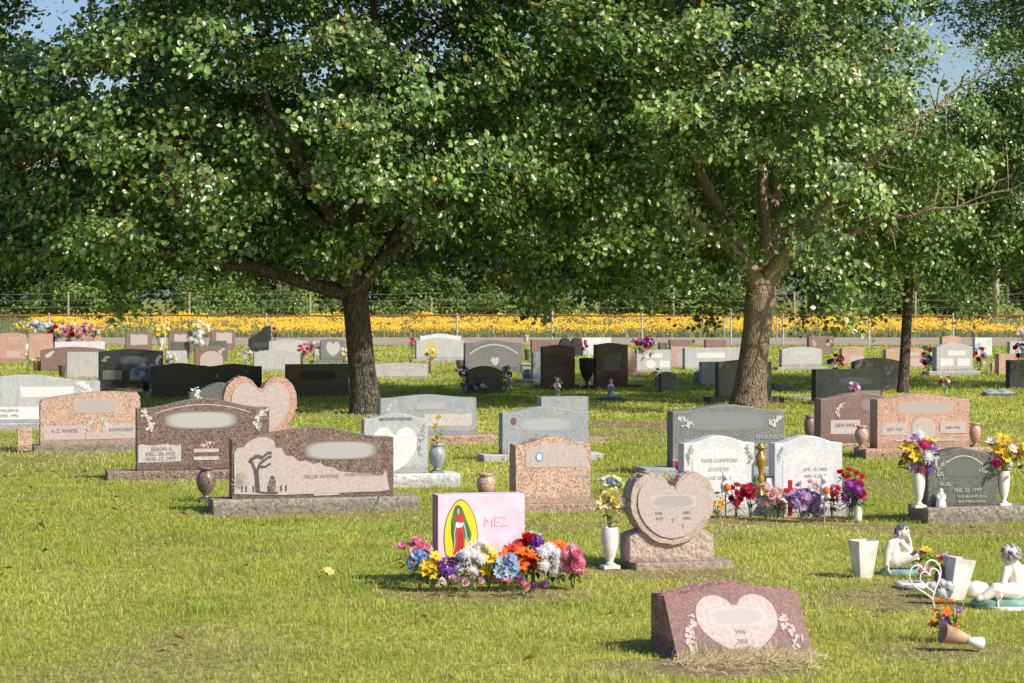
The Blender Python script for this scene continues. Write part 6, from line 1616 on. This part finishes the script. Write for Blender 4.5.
WP = [wood_proto(201, (0, 0, 8.2), (4.4, 4.2, 6.2), 300, 38, (.65, .65, .45), .26, 3.8, .24), wood_proto(202, (.3, 0, 9.0), (3.8, 3.8, 7.0), 290, 38, (.65, .65, .45), .25, 4.6, .22), wood_proto(203, (0, .2, 7.2), (4.8, 4.2, 5.4), 300, 38, (.65, .65, .45), .27, 3.0, .27)]
def wood_tree(i, px, Y, sc_, rz):
    x = (px - CXP) / F * Y; tme, cm = WP[i]
    kinds = ('tall woodland tree with pale trunk in the wood beyond the flowers', 'narrow tall woodland tree in the wood beyond the flowers', 'spreading low branched woodland tree in the wood beyond the flowers')
    root = thing('woodland_tree', kinds[i], 'tree', (x, Y, 0), rz, 'trees of the wood beyond the flowers'); root.scale = (sc_,) * 3
    link_mesh('trunk', tme, root); link_mesh('crown', cm, root)
rw = random.Random(77)
for k in range(15):
    px = -170 + k * 97 + rw.uniform(-25, 25); low = px < 150 or 840 < px < 1010
    wood_tree(rw.randrange(3), px, rw.uniform(131, 138), rw.uniform(.62, .75) if low else rw.uniform(.95, 1.15), rw.uniform(0, 6.28))
for k in range(15):
    px = -210 + k * 101 + rw.uniform(-30, 30); low = px < 150 or 850 < px < 1000
    wood_tree(rw.randrange(3), px, rw.uniform(146, 156), rw.uniform(.75, .85) if low else rw.uniform(1.2, 1.4), rw.uniform(0, 6.28))
def bush_proto(seed):
    rs = np.random.default_rng(seed); sk = Skel(); f = sk.line([np.array((0, 0, -.1)), np.array((0, 0, .35))], -1, [.08, .06])
    T = shell_targets(90, np.array((0, 0, 1.35)), (1.9, 1.5, 1.5), rs, seed, .4, .2, .30, bough=.5, gap=.6); grow(sk, T, rs, f, .6); tm = skin(sk, .012, .4, BARK, 'stems', None, .06)
    v, tri, tint = leaves_np(T, 42, (.32, .32, .24), .17, seed, np.array((0, 0, 1.2)), [(.12, .21, .045), (.27, .36, .095)], 0)
    me = mesh_np('foliage', v, 3, tri, LEAF_FAR, tint); t = tm.data; bpy.data.objects.remove(tm); return t, me
BP = [bush_proto(301), bush_proto(302)]
for k in range(34):
    px = -190 + k * 43 + rw.uniform(-14, 14); Y = rw.uniform(122.5, 128); i = k % 2
    if k % 5 == 3: continue
    root = thing('shrub', ('rounded green shrub at the edge of the wood behind the wire fence', 'loose green shrub at the edge of the wood behind the wire fence')[i], 'shrub', ((px - CXP) / F * Y, Y, 0), rw.uniform(0, 6.28), 'shrubs along the wood edge'); q = rw.uniform(.7, 1.15)
    root.scale = (q, q, q * rw.uniform(.8, 1.15)); link_mesh('stems', BP[i][0], root); link_mesh('foliage', BP[i][1], root)
def far_wood():
    rs = np.random.default_rng(9); n = 1500
    x = rs.uniform(-75, 75, n); y = rs.uniform(165, 185, n); top = 11 + 5 * fbm(x * .12, y * .1, 6) + 3.5 * np.clip(1 - np.abs(x) / 20, 0, 1)
    z = top * rs.random(n) ** .7
    T = np.stack([x, y, z], 1); v, tri, tint = leaves_np(T, 26, (1.1, 1.1, .8), .55, 5, np.array((0, 175, -5)), [(.028, .055, .015), (.06, .095, .026)], 0)
    tag(link_mesh('far_wood', mesh_np('far_wood', v, 3, tri, LEAF_FAR, tint)), 'dark mass of the wood continuing behind the nearer trees', 'wood', kind='stuff')
far_wood()

# ------------------------------------------------------------------ light, sky, camera
w = bpy.data.worlds.new('World'); sc.world = w; w.use_nodes = True; nt = w.node_tree
bg = nt.nodes['Background']; sky = nt.nodes.new('ShaderNodeTexSky'); sky.sky_type = 'NISHITA'; sky.sun_disc = False
sdir = Vector((math.sin(SUN_AZ) * math.cos(SUN_EL), -math.cos(SUN_AZ) * math.cos(SUN_EL), math.sin(SUN_EL)))
sky.sun_elevation = SUN_EL; sky.sun_rotation = math.atan2(sdir.x, sdir.y)
sky.air_density = 1.0; sky.dust_density = 1.6; sky.ozone_density = 1.2
hs_ = nt.nodes.new('ShaderNodeHueSaturation'); hs_.inputs['Saturation'].default_value = 1.45; hs_.inputs['Hue'].default_value = .525; hs_.inputs['Value'].default_value = 1.6
nt.links.new(sky.outputs[0], hs_.inputs['Color']); nt.links.new(hs_.outputs[0], bg.inputs[0]); bg.inputs[1].default_value = .088
L = bpy.data.lights.new('sun', 'SUN'); L.energy = 5.0; L.angle = R(.53); L.color = (1.0, .95, .86)
lo = bpy.data.objects.new('sun', L); COL.objects.link(lo); lo.rotation_euler = sdir.to_track_quat('Z', 'Y').to_euler()
cam = bpy.data.cameras.new('camera'); co_ = bpy.data.objects.new('camera', cam); COL.objects.link(co_)
cam.sensor_width = 36; cam.lens = 36 * F / 1024; cam.clip_end = 6000; cam.clip_start = .5
co_.location = (0, 0, H); co_.rotation_euler = (math.pi / 2 - PITCH, 0, 0)
cam.dof.use_dof = True; cam.dof.focus_distance = 25; cam.dof.aperture_fstop = 9
sc.camera = co_
sc.view_settings.view_transform = 'Standard'; sc.view_settings.look = 'None'; sc.view_settings.exposure = 0
sc.render.resolution_x = 1024; sc.render.resolution_y = 683
sc.cycles.max_bounces = 8; sc.cycles.transparent_max_bounces = 4
for o in COL.objects:
    for k in ('_w', '_h', '_zb', '_s', '_y0'):
        if k in o: del o[k]
